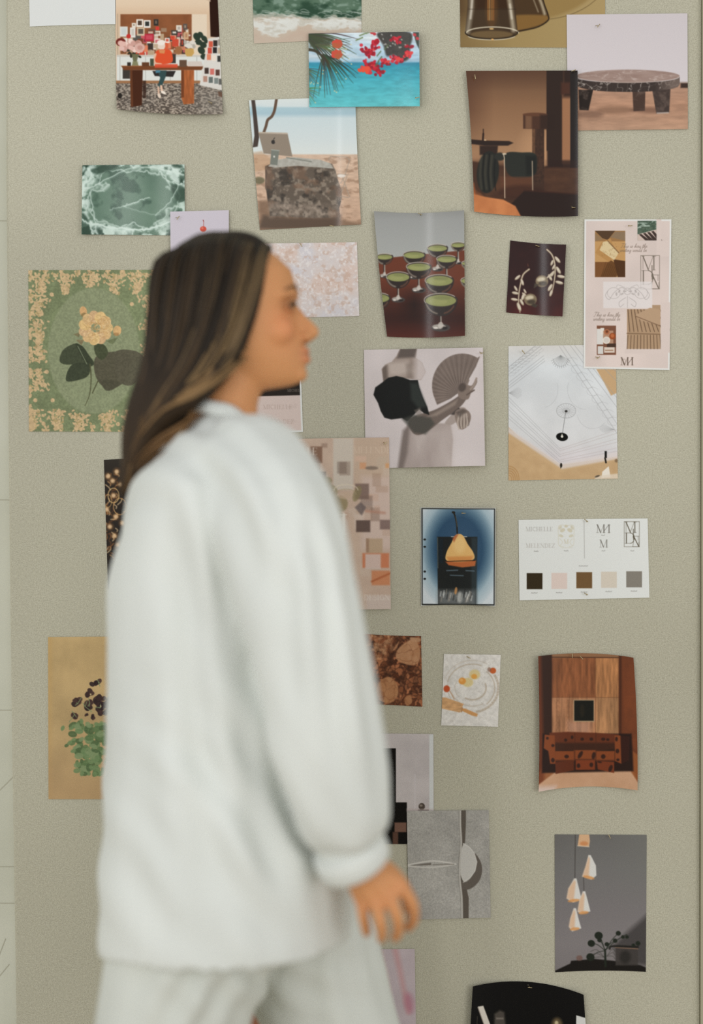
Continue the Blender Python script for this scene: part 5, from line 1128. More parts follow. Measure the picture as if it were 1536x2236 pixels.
# ------------------------------------------------------------------ simple mesh collector
class MB:
    def __init__(s):
        s.v, s.f = [], []
    def add(s, v, f):
        b = len(s.v)
        s.v += [tuple(p) for p in v]
        s.f += [tuple(i + b for i in q) for q in f]
        return s
    def box(s, x0, x1, y0, y1, z0, z1):
        v = [(x0, y0, z0), (x1, y0, z0), (x1, y1, z0), (x0, y1, z0), (x0, y0, z1), (x1, y0, z1), (x1, y1, z1), (x0, y1, z1)]
        return s.add(v, [(0, 3, 2, 1), (4, 5, 6, 7), (0, 1, 5, 4), (1, 2, 6, 5), (2, 3, 7, 6), (3, 0, 4, 7)])
    def tube(s, path, radii, n=12, flat=None, caps=True, k=0, side=None):
        """closed tapering tube with rounded ends; flat = (axis vector, factor) squeezes the section"""
        p = [Vector(q) for q in path]
        r = list(radii)
        if k:
            q = smooth_pts([tuple(a) + (b,) for a, b in zip(p, r)], False, k)
            p = [Vector(a[:3]) for a in q]; r = [max(a[3], 1e-4) for a in q]
        T = []
        for i in range(len(p)):
            t = p[min(i + 1, len(p) - 1)] - p[max(i - 1, 0)]
            T.append(t.normalized() if t.length > 1e-9 else Vector((0, 0, 1)))
        u = side or (Vector((0, 1, 0)) if abs(T[0].y) < .9 else Vector((1, 0, 0)))
        rings = []
        if caps:
            for c, q in ((-.98, .2), (-.8, .6), (-.45, .89)):
                rings.append((p[0] + T[0] * (c * r[0] * .9 * caps), r[0] * q, T[0]))
        for a, b, t in zip(p, r, T): rings.append((a, b, t))
        if caps:
            for c, q in ((.45, .89), (.8, .6), (.98, .2)):
                rings.append((p[-1] + T[-1] * (c * r[-1] * .9 * caps), r[-1] * q, T[-1]))
        v = []
        for c, rad, t in rings:
            w = t.cross(u)
            if w.length < 1e-6: w = t.orthogonal()
            w.normalize(); u2 = w.cross(t).normalized(); u = u2
            for j in range(n):
                a = 2 * PI * j / n
                d = u2 * (math.cos(a) * rad) + w * (math.sin(a) * rad)
                if flat is not None:
                    ax = Vector(flat[0]).normalized()
                    d = d - ax * (d.dot(ax) * (1 - flat[1]))
                v.append(c + d)
        m = len(rings)
        f = [(i * n + j, i * n + (j + 1) % n, (i + 1) * n + (j + 1) % n, (i + 1) * n + j) for i in range(m - 1) for j in range(n)]
        f.append(tuple(reversed(range(n)))); f.append(tuple((m - 1) * n + j for j in range(n)))
        return s.add(v, f)
    def loft(s, rings, cap=True):
        n = len(rings[0]); v = [q for r in rings for q in r]; m = len(rings)
        f = [(i * n + j, i * n + (j + 1) % n, (i + 1) * n + (j + 1) % n, (i + 1) * n + j) for i in range(m - 1) for j in range(n)]
        if cap:
            f.append(tuple(reversed(range(n)))); f.append(tuple((m - 1) * n + j for j in range(n)))
        return s.add(v, f)
    def ball(s, c, r, nu=14, nv=9, rot=None):
        rx, ry, rz = (r, r, r) if not hasattr(r, '__len__') else r
        rings = []
        c = Vector(c)
        for i in range(nv + 1):
            t = -PI / 2 + PI * (i + .0) / nv
            t = max(min(t, PI / 2 - .12), -PI / 2 + .12)
            ring = []
            for j in range(nu):
                a = 2 * PI * j / nu
                d = Vector((rx * math.cos(t) * math.cos(a), ry * math.cos(t) * math.sin(a), rz * math.sin(t)))
                if rot is not None: d = rot @ d
                ring.append(c + d)
            rings.append(ring)
        return s.loft(rings)
    def mesh(s, name, smooth=True):
        me = bpy.data.meshes.new(name)
        me.from_pydata(s.v, [], s.f)
        me.validate()
        import bmesh
        bm = bmesh.new(); bm.from_mesh(me); bmesh.ops.recalc_face_normals(bm, faces=bm.faces); bm.to_mesh(me); bm.free()
        if smooth:
            me.polygons.foreach_set('use_smooth', [True] * len(me.polygons))
        return me

# ------------------------------------------------------------------ the place
def mat_linen():
    m, nt, b = new_mat('linen_board_cloth', 0.92, 0.1)
    tc = N(nt, 'ShaderNodeTexCoord')
    def nz(scale, sx, sz, det):
        mp = N(nt, 'ShaderNodeMapping'); mp.inputs['Scale'].default_value = (sx, 1, sz)
        t = N(nt, 'ShaderNodeTexNoise'); t.inputs['Scale'].default_value = scale; t.inputs['Detail'].default_value = det
        nt.links.new(tc.outputs['Object'], mp.inputs['Vector']); nt.links.new(mp.outputs['Vector'], t.inputs['Vector'])
        return t.outputs['Fac']
    a = nz(560, 1, .3, 2); c = nz(560, .3, 1, 2); g = nz(560, 1, 1, 2); l = nz(1.6, 1, 1, 3)
    def mth(op, x, y):
        n = N(nt, 'ShaderNodeMath', operation=op)
        for i, q in enumerate((x, y)):
            if isinstance(q, (int, float)): n.inputs[i].default_value = q
            else: nt.links.new(q, n.inputs[i])
        return n.outputs[0]
    w = mth('ADD', mth('MULTIPLY', a, .22), mth('MULTIPLY', c, .22)); w = mth('ADD', w, mth('MULTIPLY', g, .56))
    w = mth('ADD', mth('MULTIPLY', w, .8), mth('MULTIPLY', l, .2))
    r = ramp(nt, [(.36, alb((152, 148, 130))), (.64, alb((190, 187, 168)))])
    nt.links.new(w, r.inputs['Fac']); nt.links.new(r.outputs['Color'], b.inputs['Base Color'])
    bp = N(nt, 'ShaderNodeBump'); bp.inputs['Strength'].default_value = .35; bp.inputs['Distance'].default_value = .001
    nt.links.new(w, bp.inputs['Height']); nt.links.new(bp.outputs['Normal'], b.inputs['Normal'])
    b.inputs['Sheen Weight'].default_value = .05
    return m

MAT_WALL = mat_noise('painted_plaster_wall', (184, 184, 168), (192, 192, 177), 6, .8, .15, .1)
MAT_LINE = mat_noise('wall_joint_line', (160, 158, 140), (170, 167, 150), 8, .9, .1)  # joint lines a tone darker than the wall
MAT_FLOOR = mat_noise('oak_floor_boards', (168, 158, 142), (186, 176, 160), 5, .5, .3, .1, (1, 8, 1))
MAT_EDGE = mat_noise('dull_edge_strip', (150, 146, 124), (160, 155, 132), 14, .7, .2, .1, (6, 6, 1))
MAT_LINEN = mat_linen()
MAT_BRASS, nt_, b_ = new_mat('brass_pin_metal', .34, .5)
b_.inputs['Metallic'].default_value = .9; 
nz_ = N(nt_, 'ShaderNodeTexNoise'); nz_.inputs['Scale'].default_value = 60
rp_ = ramp(nt_, [(.3, alb((150, 134, 100))), (.7, alb((186, 172, 138)))])
nt_.links.new(nz_.outputs['Fac'], rp_.inputs['Fac']); nt_.links.new(rp_.outputs['Color'], b_.inputs['Base Color'])

tag(link('wall_back', MB().box(-3.8, 3.8, .0325, .15, 0, 3.4).mesh('wall_back', False), None, (MAT_WALL,)), kind='structure')
tag(link('floor', MB().box(-3.8, 3.8, -4.8, .15, -.1, 0).mesh('floor', False), None, (MAT_FLOOR,)), kind='structure')
# faint joints in the painted wall left of the board
mb = MB()
for x0, y0, x1, y1 in [(-300, 1088, 60, 1092), (-300, 1551, 60, 1551), (-20, 1745, 28, 1697), (-300, 1893, 60, 1893), (-300, 1972, 60, 1973), (-6, 2096, 12, 2050), (-8, 2140, 20, 2106), (-300, 480, 60, 482)]:
    a, b = at(x0, y0, .03), at(x1, y1, .03)
    a.y = b.y = .0322
    d = (b - a).normalized(); n = Vector((-d.z, 0, d.x)) * .0008
    mb.add([a - n, b - n, b + n, a + n], [(0, 1, 2, 3)])
tag(link('trim_1', mb.mesh('trim_1', False), None, (MAT_LINE,)), kind='structure')

# the linen board
bl = [(17, -260), (18, 400), (24, 1100), (30, 1600), (40, 2236), (46, 2704)]
ring_f = [at(x, y, 0) for x, y in bl] + [at(1527, 2704, 0), at(1528, 1800, 0), at(1530, 900, 0), at(1532, -260, 0)]
mb = MB()
front = [Vector((p.x, 0, max(p.z, .001))) for p in ring_f]
cen = sum(front, Vector()) / len(front)
inner = front
edge = [Vector((p.x + (.004 if p.x > 0 else -.004), .005, p.z)) for p in front]
back = [Vector((p.x, .03, p.z)) for p in edge]
mb.loft([inner, edge, back])
brd_o = bpy.data.objects.new('pinboard', None); COL.objects.link(brd_o); bpy.context.view_layer.update()
tag(brd_o, 'tall greige linen-covered pin board behind the walking woman', 'pinboard')
link('cloth_panel', mb.mesh('cloth_panel', False), brd_o, (MAT_LINEN,))
mb = MB()                                   # slim raised strip down the board's right edge, darker than the cloth
q = [(1528.5, 2704), (1529.5, 1800), (1531.5, 900), (1533.5, -260)]
rings = []
for x, y in q:
    p = at(x, y, 0); z = max(p.z, .001)
    rings.append([Vector((p.x, -.009, z)), Vector((p.x + .016, -.009, z)), Vector((p.x + .016, .03, z)), Vector((p.x + .001, .03, z))])
mb.loft(rings)
link('edge_strip', mb.mesh('edge_strip', False), brd_o, (MAT_EDGE,))['label'] = 'dull darker edge strip'

# ------------------------------------------------------------------ pins
def pin_mesh():
    mb = MB()
    mb.tube([(0, 0, 0), (0, -.004, 0), (0, -.008, 0)], [.0005, .0005, .0006], 8)
    mb.tube([(-.0036, -.0085, 0), (.0036, -.0085, 0)], [.0007, .0007], 8, side=Vector((0, 1, 0)))
    return mb.mesh('t_pin')
PIN = pin_mesh(); PIN.materials.append(MAT_BRASS)
PINS = [('desk', 463, 229, 25, -40, 'brass T-pin at the bottom right of the long desk print'), ('flowers', 907, 213, -20, 30, 'brass T-pin at the bottom right of the red blossom print'),
 ('table', 1300, 56, -50, 40, 'brass T-pin at the top left of the marble table print'), ('lounge', 1037, 170, 80, 20, 'brass T-pin at the top left of the dim lounge print'),
 ('lounge', 1256, 159, -15, -30, 'brass T-pin at the top right of the dim lounge print'), ('lounge', 1247, 450, -3, 50, 'brass T-pin at the bottom right of the dim lounge print'),
 ('coupes', 920, 472, 20, -40, 'brass T-pin at the top of the coupe glass print'), ('earrings', 1170, 535, 15, 40, 'brass T-pin at the top of the twig earring print'),
 ('mood', 1372, 492, -10, 30, 'brass T-pin at the top of the pink mood board sheet'), ('mood', 1300, 779, -35, 40, 'brass T-pin at the bottom left of the pink mood board sheet'),
 ('ceiling', 1141, 767, 50, 40, 'brass T-pin at the top left of the ornate ceiling print'), ('pinkstone', 659, 538, 55, -35, 'brass T-pin at the top of the pale pink stone print'),
 ('fan', 1047, 768, -20, 45, 'brass T-pin at the top right of the folding fan print'), ('collage', 837, 966, -40, 30, 'brass T-pin at the top right of the blush collage poster'),
 ('pear', 1009, 1118, 0, 30, 'brass T-pin at the top of the pear print'), ('swatches', 1282, 1140, 35, -45, 'brass T-pin at the top of the colour swatch sheet'),
 ('swatches', 1282, 1300, 25, -45, 'brass T-pin at the bottom of the colour swatch sheet'), ('rose', 197, 599, 40, -40, 'brass T-pin at the top of the green rose print'),
 ('cherry', 383, 475, -55, 40, 'brass T-pin at the left of the cherry card'), ('flour', 1025, 1437, 25, -30, 'brass T-pin at the top of the flour and eggs print'),
 ('sofa', 1249, 1431, 85, 10, 'left of two brass T-pins at the top of the curved sofa print'), ('sofa', 1271, 1438, 45, -40, 'right of two brass T-pins at the top of the curved sofa print'),
 ('pendants', 1331, 1826, 65, -30, 'brass T-pin at the top of the cone lamp print'), ('blackbottom', 1154, 2151, 10, 30, 'brass T-pin at the top of the black print'),
 ('rock', 722, 492, 10, 30, 'brass T-pin at the bottom of the beach boulder print')]
for key, px, py, rot, tilt, lab in PINS:
    PX, PY, dep = SHEETS[key]
    i = np.argmin((PX - px) ** 2 + (PY - py) ** 2)
    dd = float(dep.ravel()[i])
    o = bpy.data.objects.new('t_pin', PIN); COL.objects.link(o)
    o.location = at(px, py, -dd + .001)
    o.rotation_euler = (math.radians(tilt * .5), math.radians(rot), math.radians(tilt * .6))
    tag(o, lab, 'pin', 'brass T-pins holding the prints')

# ------------------------------------------------------------------ light
def area(name, loc, target, sx, sy, power, col):
    d = bpy.data.lights.new(name, 'AREA'); d.shape = 'RECTANGLE'; d.size = sx; d.size_y = sy; d.energy = power; d.color = col
    o = bpy.data.objects.new(name, d); COL.objects.link(o); o.location = loc
    o.rotation_euler = (Vector(target) - Vector(loc)).to_track_quat('-Z', 'Y').to_euler()
    return o
area('window_light', (-3.3, -4.2, 1.45), (-.05, 0, 1.0), 2.2, 2.2, LP_KEY, (.985, 1.0, .995))
area('fill_light', (3.3, -4.2, 1.35), (.05, 0, 1.0), 1.8, 2.0, LP_FILL, (1.0, .995, .985))  # unseen fill lamp added on the right to even the light across the board
o = area('window_strip_light', (WIN_X, -WIN_D, 1.65), (WIN_X, 0, 1.65), .15, 2.3, LP_STRIP, (1, 1, 1))
w = bpy.data.worlds.new('room_ambient'); SC.world = w; w.use_nodes = True
bg = w.node_tree.nodes['Background']; bg.inputs['Color'].default_value = (.985, .995, 1.0, 1); bg.inputs['Strength'].default_value = LP_AMB

# ------------------------------------------------------------------ camera
cam = bpy.data.cameras.new('camera'); co = bpy.data.objects.new('camera', cam); COL.objects.link(co)
co.location = (0, -CAM_D, CAM_H); co.rotation_euler = (PI / 2, 0, 0)
cam.sensor_fit = 'HORIZONTAL'; cam.sensor_width = 36; cam.lens = FPX / 1536 * 36
cam.clip_start = .05
cam.dof.use_dof = True; cam.dof.focus_distance = CAM_D - .004; cam.dof.aperture_fstop = FSTOP
SC.camera = co
SC.view_settings.view_transform = 'Standard'; SC.view_settings.look = 'None'
SC.view_settings.exposure = 0; SC.view_settings.gamma = 1
SC.cycles.use_denoising = False            # keeps the weave of the linen and a fine photographic grain
# ------------------------------------------------------------------ the walking woman
RS = np.random.RandomState(77)
def remesh(mb, name, voxel, smooth=6, fac=.5):
    me = mb.mesh(name + '_src')
    o = bpy.data.objects.new(name + '_src', me); COL.objects.link(o)
    r = o.modifiers.new('r', 'REMESH'); r.mode = 'VOXEL'; r.voxel_size = voxel; r.use_smooth_shade = True
    if smooth:
        s = o.modifiers.new('s', 'SMOOTH'); s.iterations = smooth; s.factor = fac
    bpy.context.view_layer.update()
    dg = bpy.context.evaluated_depsgraph_get()
    out = bpy.data.meshes.new_from_object(o.evaluated_get(dg))
    out.name = name
    bpy.data.objects.remove(o); bpy.data.meshes.remove(me)
    out.materials.clear()
    return out
def get_co(me):
    a = np.empty(len(me.vertices) * 3, np.float32); me.vertices.foreach_get('co', a); return a.reshape(-1, 3).astype(float)
def get_no(me):
    a = np.empty(len(me.vertices) * 3, np.float32); me.vertices.foreach_get('normal', a); return a.reshape(-1, 3).astype(float)
def set_co(me, a):
    me.vertices.foreach_set('co', a.astype(np.float32).ravel()); me.update()
def set_col(me, c):
    a = me.color_attributes.new('Col', 'FLOAT_COLOR', 'POINT')
    a.data.foreach_set('color', np.concatenate([c, np.ones((len(c), 1))], 1).astype(np.float32).ravel())

BY = -.42                                    # depth of the body's mid plane
def B(px, py, y=BY): return at(px, py, y)
BODY_SC = (CAM_D + BY) / FPX                 # metres per pixel at the body

woman = bpy.data.objects.new('person', None); COL.objects.link(woman)
woman.location = (-.17, BY, 0); bpy.context.view_layer.update()
tag(woman, 'woman with long brown hair in a loose white shirt and trousers striding right', 'person')

# --- head, facing +x; origin at eye height
HO = B(523, 690)
PITCH = math.radians(-8)
def hd(x, y, z, a=PITCH):
    c, s = math.cos(a), math.sin(a)
    return Vector((HO.x + x * c + z * s, HO.y + y, HO.z - x * s + z * c))
prof = [  # z, front x, back x, half width, front squareness
 (.116, .012, -.030, .022, 1.0), (.110, .030, -.056, .044, 1.0), (.098, .051, -.078, .060, 1.0), (.080, .070, -.092, .070, .95), (.058, .087, -.100, .0755, .9), (.036, .0905, -.103, .077, .85), (.018, .0905, -.103, .0765, .8), (.008, .086, -.102, .076, .8), (-.004, .083, -.100, .0745, .8),
 (-.018, .0845, -.096, .072, .8), (-.032, .0865, -.090, .069, .85), (-.044, .0875, -.083, .066, .9), (-.054, .0885, -.076, .063, .95), (-.064, .090, -.070, .059, 1.0), (-.074, .0895, -.060, .054, 1.0), (-.084, .0885, -.050, .0485, 1.05), (-.094, .0875, -.038, .042, 1.1), (-.103, .087, -.024, .034, 1.15), (-.110, .080, -.006, .025, 1.2), (-.115, .066, .012, .014, 1.2)]
rings = []
for z, xf, xb, w, e in prof:
    ring = []
    xm = (xf + xb) * .5 - .01
    for j in range(40):
        a = 2 * PI * j / 40
        c, s = math.cos(a), math.sin(a)
        if c >= 0: x = xm + (xf - xm) * abs(c) ** (e if e > 1 else e); yy = w * (abs(s) ** (1.0 if e <= 1 else e * .95)) * (1 if s >= 0 else -1)
        else: x = xm - (xm - xb) * abs(c) ** .85; yy = w * abs(s) ** .9 * (1 if s >= 0 else -1)
        ring.append(hd(x, yy, z))
    rings.append(ring)
bd = MB(); bd.loft(list(reversed(rings)))
# nose
bd.tube([hd(.080, 0, .006), hd(.089, 0, -.010), hd(.0985, 0, -.026), hd(.106, 0, -.039)], [.0075, .0075, .0085, .0100], 12, k=3); bd.tube([hd(.078, 0, -.004), hd(.083, 0, -.022), hd(.088, 0, -.038), hd(.090, 0, -.048)], [.009, .011, .012, .009], 12, k=3)
bd.ball(hd(.1055, 0, -.0405), (.0100, .0100, .0085)); bd.tube([hd(.103, 0, -.046), hd(.092, 0, -.0515)], [.006, .006], 10)
for s in (-1, 1):
    bd.ball(hd(.0945, s * .0115, -.046), (.0105, .0075, .0075))
    bd.tube([hd(.088, s * .012, .0185), hd(.084, s * .034, .0215), hd(.070, s * .052, .015)], [.006, .0065, .005], 10, k=3)   # brow ridge
    bd.ball(hd(.052, s * .040, -.034), (.028, .0235, .024))      # cheek
    bd.tube([hd(.0815, s * .018, .003), hd(.0825, s * .031, .0065), hd(.076, s * .045, .003)], [.0035, .0045, .0035], 8, k=3)   # upper lid
    bd.tube([hd(.0805, s * .018, -.004), hd(.081, s * .031, -.0075), hd(.075, s * .045, -.004)], [.003, .0038, .003], 8, k=3)    # lower lid
    bd.tube([hd(-.012, s * .073, .012), hd(-.018, s * .081, .008), hd(-.022, s * .082, -.012), hd(-.014, s * .077, -.034)], [.007, .008, .0075, .006], 8, k=3)  # ear
# lips, chin
bd.tube([hd(.0775, -.023, -.0705), hd(.0905, -.010, -.0655), hd(.0925, 0, -.067), hd(.0905, .010, -.0655), hd(.0775, .023, -.0705)], [.003, .0055, .005, .0055, .003], 10, k=4)
bd.tube([hd(.0775, -.022, -.0725), hd(.0895, -.010, -.0785), hd(.091, 0, -.079), hd(.0895, .010, -.0785), hd(.0775, .022, -.0725)], [.003, .006, .0065, .006, .003], 10, k=4)
bd.ball(hd(.077, 0, -.100), (.0135, .018, .012))
# neck
NB = B(486, 950)
bd.tube([hd(-.030, 0, -.04), hd(-.024, 0, -.085), B(492, 880), NB], [.052, .049, .049, .058], 20, k=4)
# trunk and limbs
def trunk(py, cx, w, dpt): return (B(cx, py), w, dpt)
tr = []
for py, cx, hx, hy in [(935, 488, .055, .07), (985, 488, .08, .13), (1050, 492, .10, .17), (1150, 500, .115, .165), (1300, 505, .115, .145), (1450, 500, .105, .125), (1560, 500, .105, .135), (1680, 498, .12, .16), (1780, 495, .125, .17), (1860, 495, .11, .15)]:
    c = B(cx, py); tr.append([Vector((c.x + hx * math.cos(2 * PI * j / 28), c.y + hy * math.sin(2 * PI * j / 28), c.z)) for j in range(28)])
bd.loft(list(reversed(tr)))
SHO, ELB, WRI = at(575, 1075, -.585), at(700, 1500, -.625), at(772, 1875, -.60)
bd.ball(SHO, .052); bd.tube([SHO, SHO.lerp(ELB, .5), ELB, ELB.lerp(WRI, .35), WRI], [.050, .044, .036, .035, .024], 16, k=4)
LSH, LEL, LWR = at(470, 1075, -.255), at(405, 1460, -.235), at(380, 1790, -.27)
bd.ball(LSH, .052); bd.tube([LSH, LSH.lerp(LEL, .5), LEL, LEL.lerp(LWR, .35), LWR], [.050, .044, .036, .035, .024], 16, k=4)
HIPR, KNR, ANR = at(484, 1780, -.50), at(362, 2340, -.50), Vector((at(190, 2790, -.5).x, -.5, .155))
HIPL, KNL, ANL = at(520, 1780, -.335), at(752, 2330, -.335), Vector((at(815, 2800, -.335).x, -.335, .085))
for h, k_, a_ in ((HIPR, KNR, ANR), (HIPL, KNL, ANL)):
    bd.tube([h, h.lerp(k_, .5), k_, k_.lerp(a_, .35), a_], [.092, .080, .058, .056, .036], 18, k=4)
# feet
bd.tube([ANR, ANR + Vector((.03, 0, -.06)), ANR + Vector((.105, 0, -.118)), ANR + Vector((.165, 0, -.128))], [.034, .034, .026, .018], 12, k=3)
bd.tube([ANL + Vector((-.03, 0, -.04)), ANL + Vector((.03, 0, -.045)), ANL + Vector((.11, 0, -.058)), ANL + Vector((.17, 0, -.064))], [.032, .034, .026, .017], 12, k=3)
# right hand: back of the hand to the viewer, fingers loosely curled downwards
def hand(bd, wri, kn, fingers, thumb):
    for q, r in kn:
        bd.tube([wri, wri.lerp(q, .5), q], [.021, .0165, r], 12, k=3)
    for i in range(len(kn) - 1):
        bd.tube([kn[i][0], kn[i + 1][0]], [kn[i][1] * .95, kn[i + 1][1] * .95], 10)
        bd.tube([wri.lerp(kn[i][0], .5), wri.lerp(kn[i + 1][0], .5)], [.0165, .0165], 10)
    for pts, rr in fingers: bd.tube(pts, rr, 12, k=4)
    bd.tube(thumb[0], thumb[1], 12, k=4)
H = lambda px, py, dy=0.0: at(px, py, -.605 + dy)
kn = [(H(791, 1968, .002), .0105), (H(820, 1970, -.010), .0115), (H(850, 1958, -.012), .0118), (H(877, 1934, -.004), .0115)]
fing = [([kn[0][0], H(794, 2000, -.004), H(799, 2026, .004), H(801, 2038, .014)], [.0096, .0082, .0074, .0064]),
        ([kn[1][0], H(830, 2008, -.022), H(835, 2036, -.012), H(833, 2050, .004)], [.0102, .0086, .0078, .0068]),
        ([kn[2][0], H(868, 2002, -.016), H(870, 2034, .000), H(863, 2048, .014)], [.0104, .0088, .0080, .0070]),
        ([kn[3][0], H(901, 1974, .000), H(903, 2008, .014), H(892, 2026, .026)], [.0102, .0088, .0080, .0070])]
hand(bd, H(772, 1884), kn, fing, ([H(800, 1880, .012), H(850, 1905, .030), H(884, 1945, .040), H(893, 1985, .042)], [.015, .0135, .0105, .0085]))
# left hand, hidden behind the body
Q = lambda dx, dy, dz: LWR + Vector((dx, dy, dz))
kn2 = [(Q(-.035, .03, -.075), .0115), (Q(-.016, .026, -.082), .012), (Q(.004, .02, -.082), .012), (Q(.022, .012, -.076), .0115)]
fg2 = [([q, q + Vector((-.004, -.006, -.03)), q + Vector((0, -.018, -.05 - .006 * (i in (1, 2))))], [r * .92, .0092, .0078]) for i, (q, r) in enumerate(kn2)]
hand(bd, LWR, kn2, fg2, ([Q(.012, 0, -.02), Q(.036, -.008, -.05), Q(.046, -.018, -.078)], [.014, .0115, .0088]))
body = remesh(bd, 'body', .0024, 4, .5)
co_ = get_co(body)
# soften the flesh of the face a little more than nose, lips and lids
import bmesh
bm_ = bmesh.new(); bm_.from_mesh(body); bm_.verts.ensure_lookup_table()
hid = [v for v in bm_.verts if (v.co - hd(.02, 0, -.03)).length < .105]
keep = [hd(.100, 0, -.040), hd(.090, 0, -.072), hd(.082, -.032, 0), hd(.082, .032, 0)]
soft = [v for v in hid if min((v.co - q).length for q in keep) > .020]
for _ in range(14): bmesh.ops.smooth_vert(bm_, verts=soft, factor=.5, use_axis_x=True, use_axis_y=True, use_axis_z=True)
bm_.to_mesh(body); bm_.free(); body.update()
co_ = get_co(body)
# eye sockets and nostril shade by colour, lips by colour
def near(p, rx, ry=None, rz=None):
    d = (co_ - np.array(p)) / np.array([rx, ry or rx, rz or rx]); return np.exp(-(d ** 2).sum(1))
c = np.tile(lin((190, 134, 88)) / LIGHT_E, (len(co_), 1))
def mixc(m, col):
    global c
    c = c + (lin(col) / LIGHT_E - c) * np.clip(m, 0, 1)[:, None]
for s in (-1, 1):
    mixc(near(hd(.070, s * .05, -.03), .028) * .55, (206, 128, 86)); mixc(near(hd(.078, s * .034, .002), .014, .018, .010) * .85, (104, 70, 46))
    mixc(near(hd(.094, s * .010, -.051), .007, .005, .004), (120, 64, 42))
mixc(near(hd(.090, 0, -.0665), .012, .020, .0045) * .85, (178, 96, 76)); mixc(near(hd(.089, 0, -.0785), .012, .019, .0055) * .8, (188, 104, 84)); mixc(near(hd(.090, 0, -.0722), .016, .022, .0018) * .9, (110, 58, 46))
for q, r in kn: mixc(near(q, .012) * .3, (196, 118, 84))
set_col(body, np.clip(c, .002, .9))
MAT_SKIN = mat_attr('warm_skin', .52, .3, .05, 400)
MAT_SKIN.node_tree.nodes['Principled BSDF'].inputs['Subsurface Weight'].default_value = .08
MAT_SKIN.node_tree.nodes['Principled BSDF'].inputs['Subsurface Radius'].default_value = (.012, .005, .003)
body_o = link('body', body, woman, (MAT_SKIN,))

# eyes, lashes, brows
MAT_EYE = mat_noise('eye_white', (216, 206, 194), (224, 214, 202), 20, .25, .5)
MAT_IRIS = mat_noise('dark_iris', (44, 30, 22), (60, 40, 28), 200, .2, .5)
MAT_LASH = mat_noise('dark_lash', (38, 28, 20), (50, 37, 27), 300, .7, .2)
MAT_BROW = mat_noise('dark_brow_hair', (92, 66, 44), (112, 82, 56), 300, .7, .2)
for s in (-1, 1):
    e = link('eye', MB().ball(hd(.0712, s * .0305, -.0005), .0096, 20, 14).mesh('eye'), woman, (MAT_EYE,))
    link('iris', MB().ball(hd(.0785, s * .0322, -.0012), (.0042, .005, .005), 14, 8).mesh('iris'), e, (MAT_IRIS,))
    link('eyelash', MB().tube([hd(.0835, s * .019, .0015), hd(.0862, s * .031, .0035), hd(.079, s * .047, -.0005)], [.0014, .0026, .0016], 8, k=4).mesh('eyelash'), woman, (MAT_LASH,))
    link('eyebrow', MB().tube([hd(.0905, s * .015, .0225), hd(.0895, s * .034, .0285), hd(.0745, s * .055, .0225)], [.0014, .0022, .0010], 8, k=4).mesh('eyebrow'), woman, (MAT_BROW,))

# --- trousers
tq = MB()
wr = []
for py, cx, hx, hy in [(1700, 498, .135, .175), (1800, 498, .142, .185), (1900, 500, .142, .19), (2000, 500, .135, .185), (2060, 500, .12, .165)]:
    q = B(cx, py); wr.append([Vector((q.x + hx * math.cos(2 * PI * j / 32), q.y + hy * math.sin(2 * PI * j / 32), q.z)) for j in range(32)])
tq.loft(list(reversed(wr)))
tq.tube([at(455, 1880, -.50), at(415, 2080, -.505), at(372, 2236, -.505), at(352, 2340, -.50), at(262, 2600, -.50), at(200, 2760, -.5)], [.130, .122, .110, .108, .106, .108], 28, k=4, caps=.12)
tq.tube([at(565, 1880, -.335), at(665, 2080, -.335), at(728, 2236, -.335), at(752, 2330, -.335), at(790, 2600, -.335), at(812, 2780, -.335)], [.130, .118, .100, .100, .100, .104], 28, k=4, caps=.12)
tro = remesh(tq, 'trousers', .007, 8, .5)
def folds(me, amp, seeds, fall):
    """soft cloth folds: low ridges that run along given directions"""
    a, n = get_co(me), get_no(me)
    h = np.zeros(len(a))
    for (p, d, wl, lng, k) in seeds:
        p, d = np.array(p), np.array(d) / np.linalg.norm(d)
        r = a - p; t = r @ d; off = r - t[:, None] * d
        u = off[:, 0] * .8 + off[:, 2] * .6 if abs(d[2]) < .8 else off[:, 0] + off[:, 1] * .5
        h += k * np.sin(u / wl * 2 * PI + 2.5 * np.sin(t / lng * 2)) * np.exp(-(t / lng) ** 2) * np.exp(-(u / (wl * 1.8)) ** 2)
    if fall: h = h * np.clip((a[:, 2] - fall) / .07, 0, 1)
    set_co(me, a + n * (h * amp)[:, None])
fs = [((at(680, 2080, -.43)), (.5, 0, -1), .06, .16, 1), ((at(420, 2120, -.6)), (-.3, 0, -1), .06, .18, 1), ((at(560, 2060, -.5)), (.9, 0, -.5), .05, .12, 1.2), (at(330, 2140, -.6), (-.2, 0, -1), .05, .2, .8)]
folds(tro, .0042, [(tuple(p), d, w_, l_, k_) for p, d, w_, l_, k_ in fs], 0)
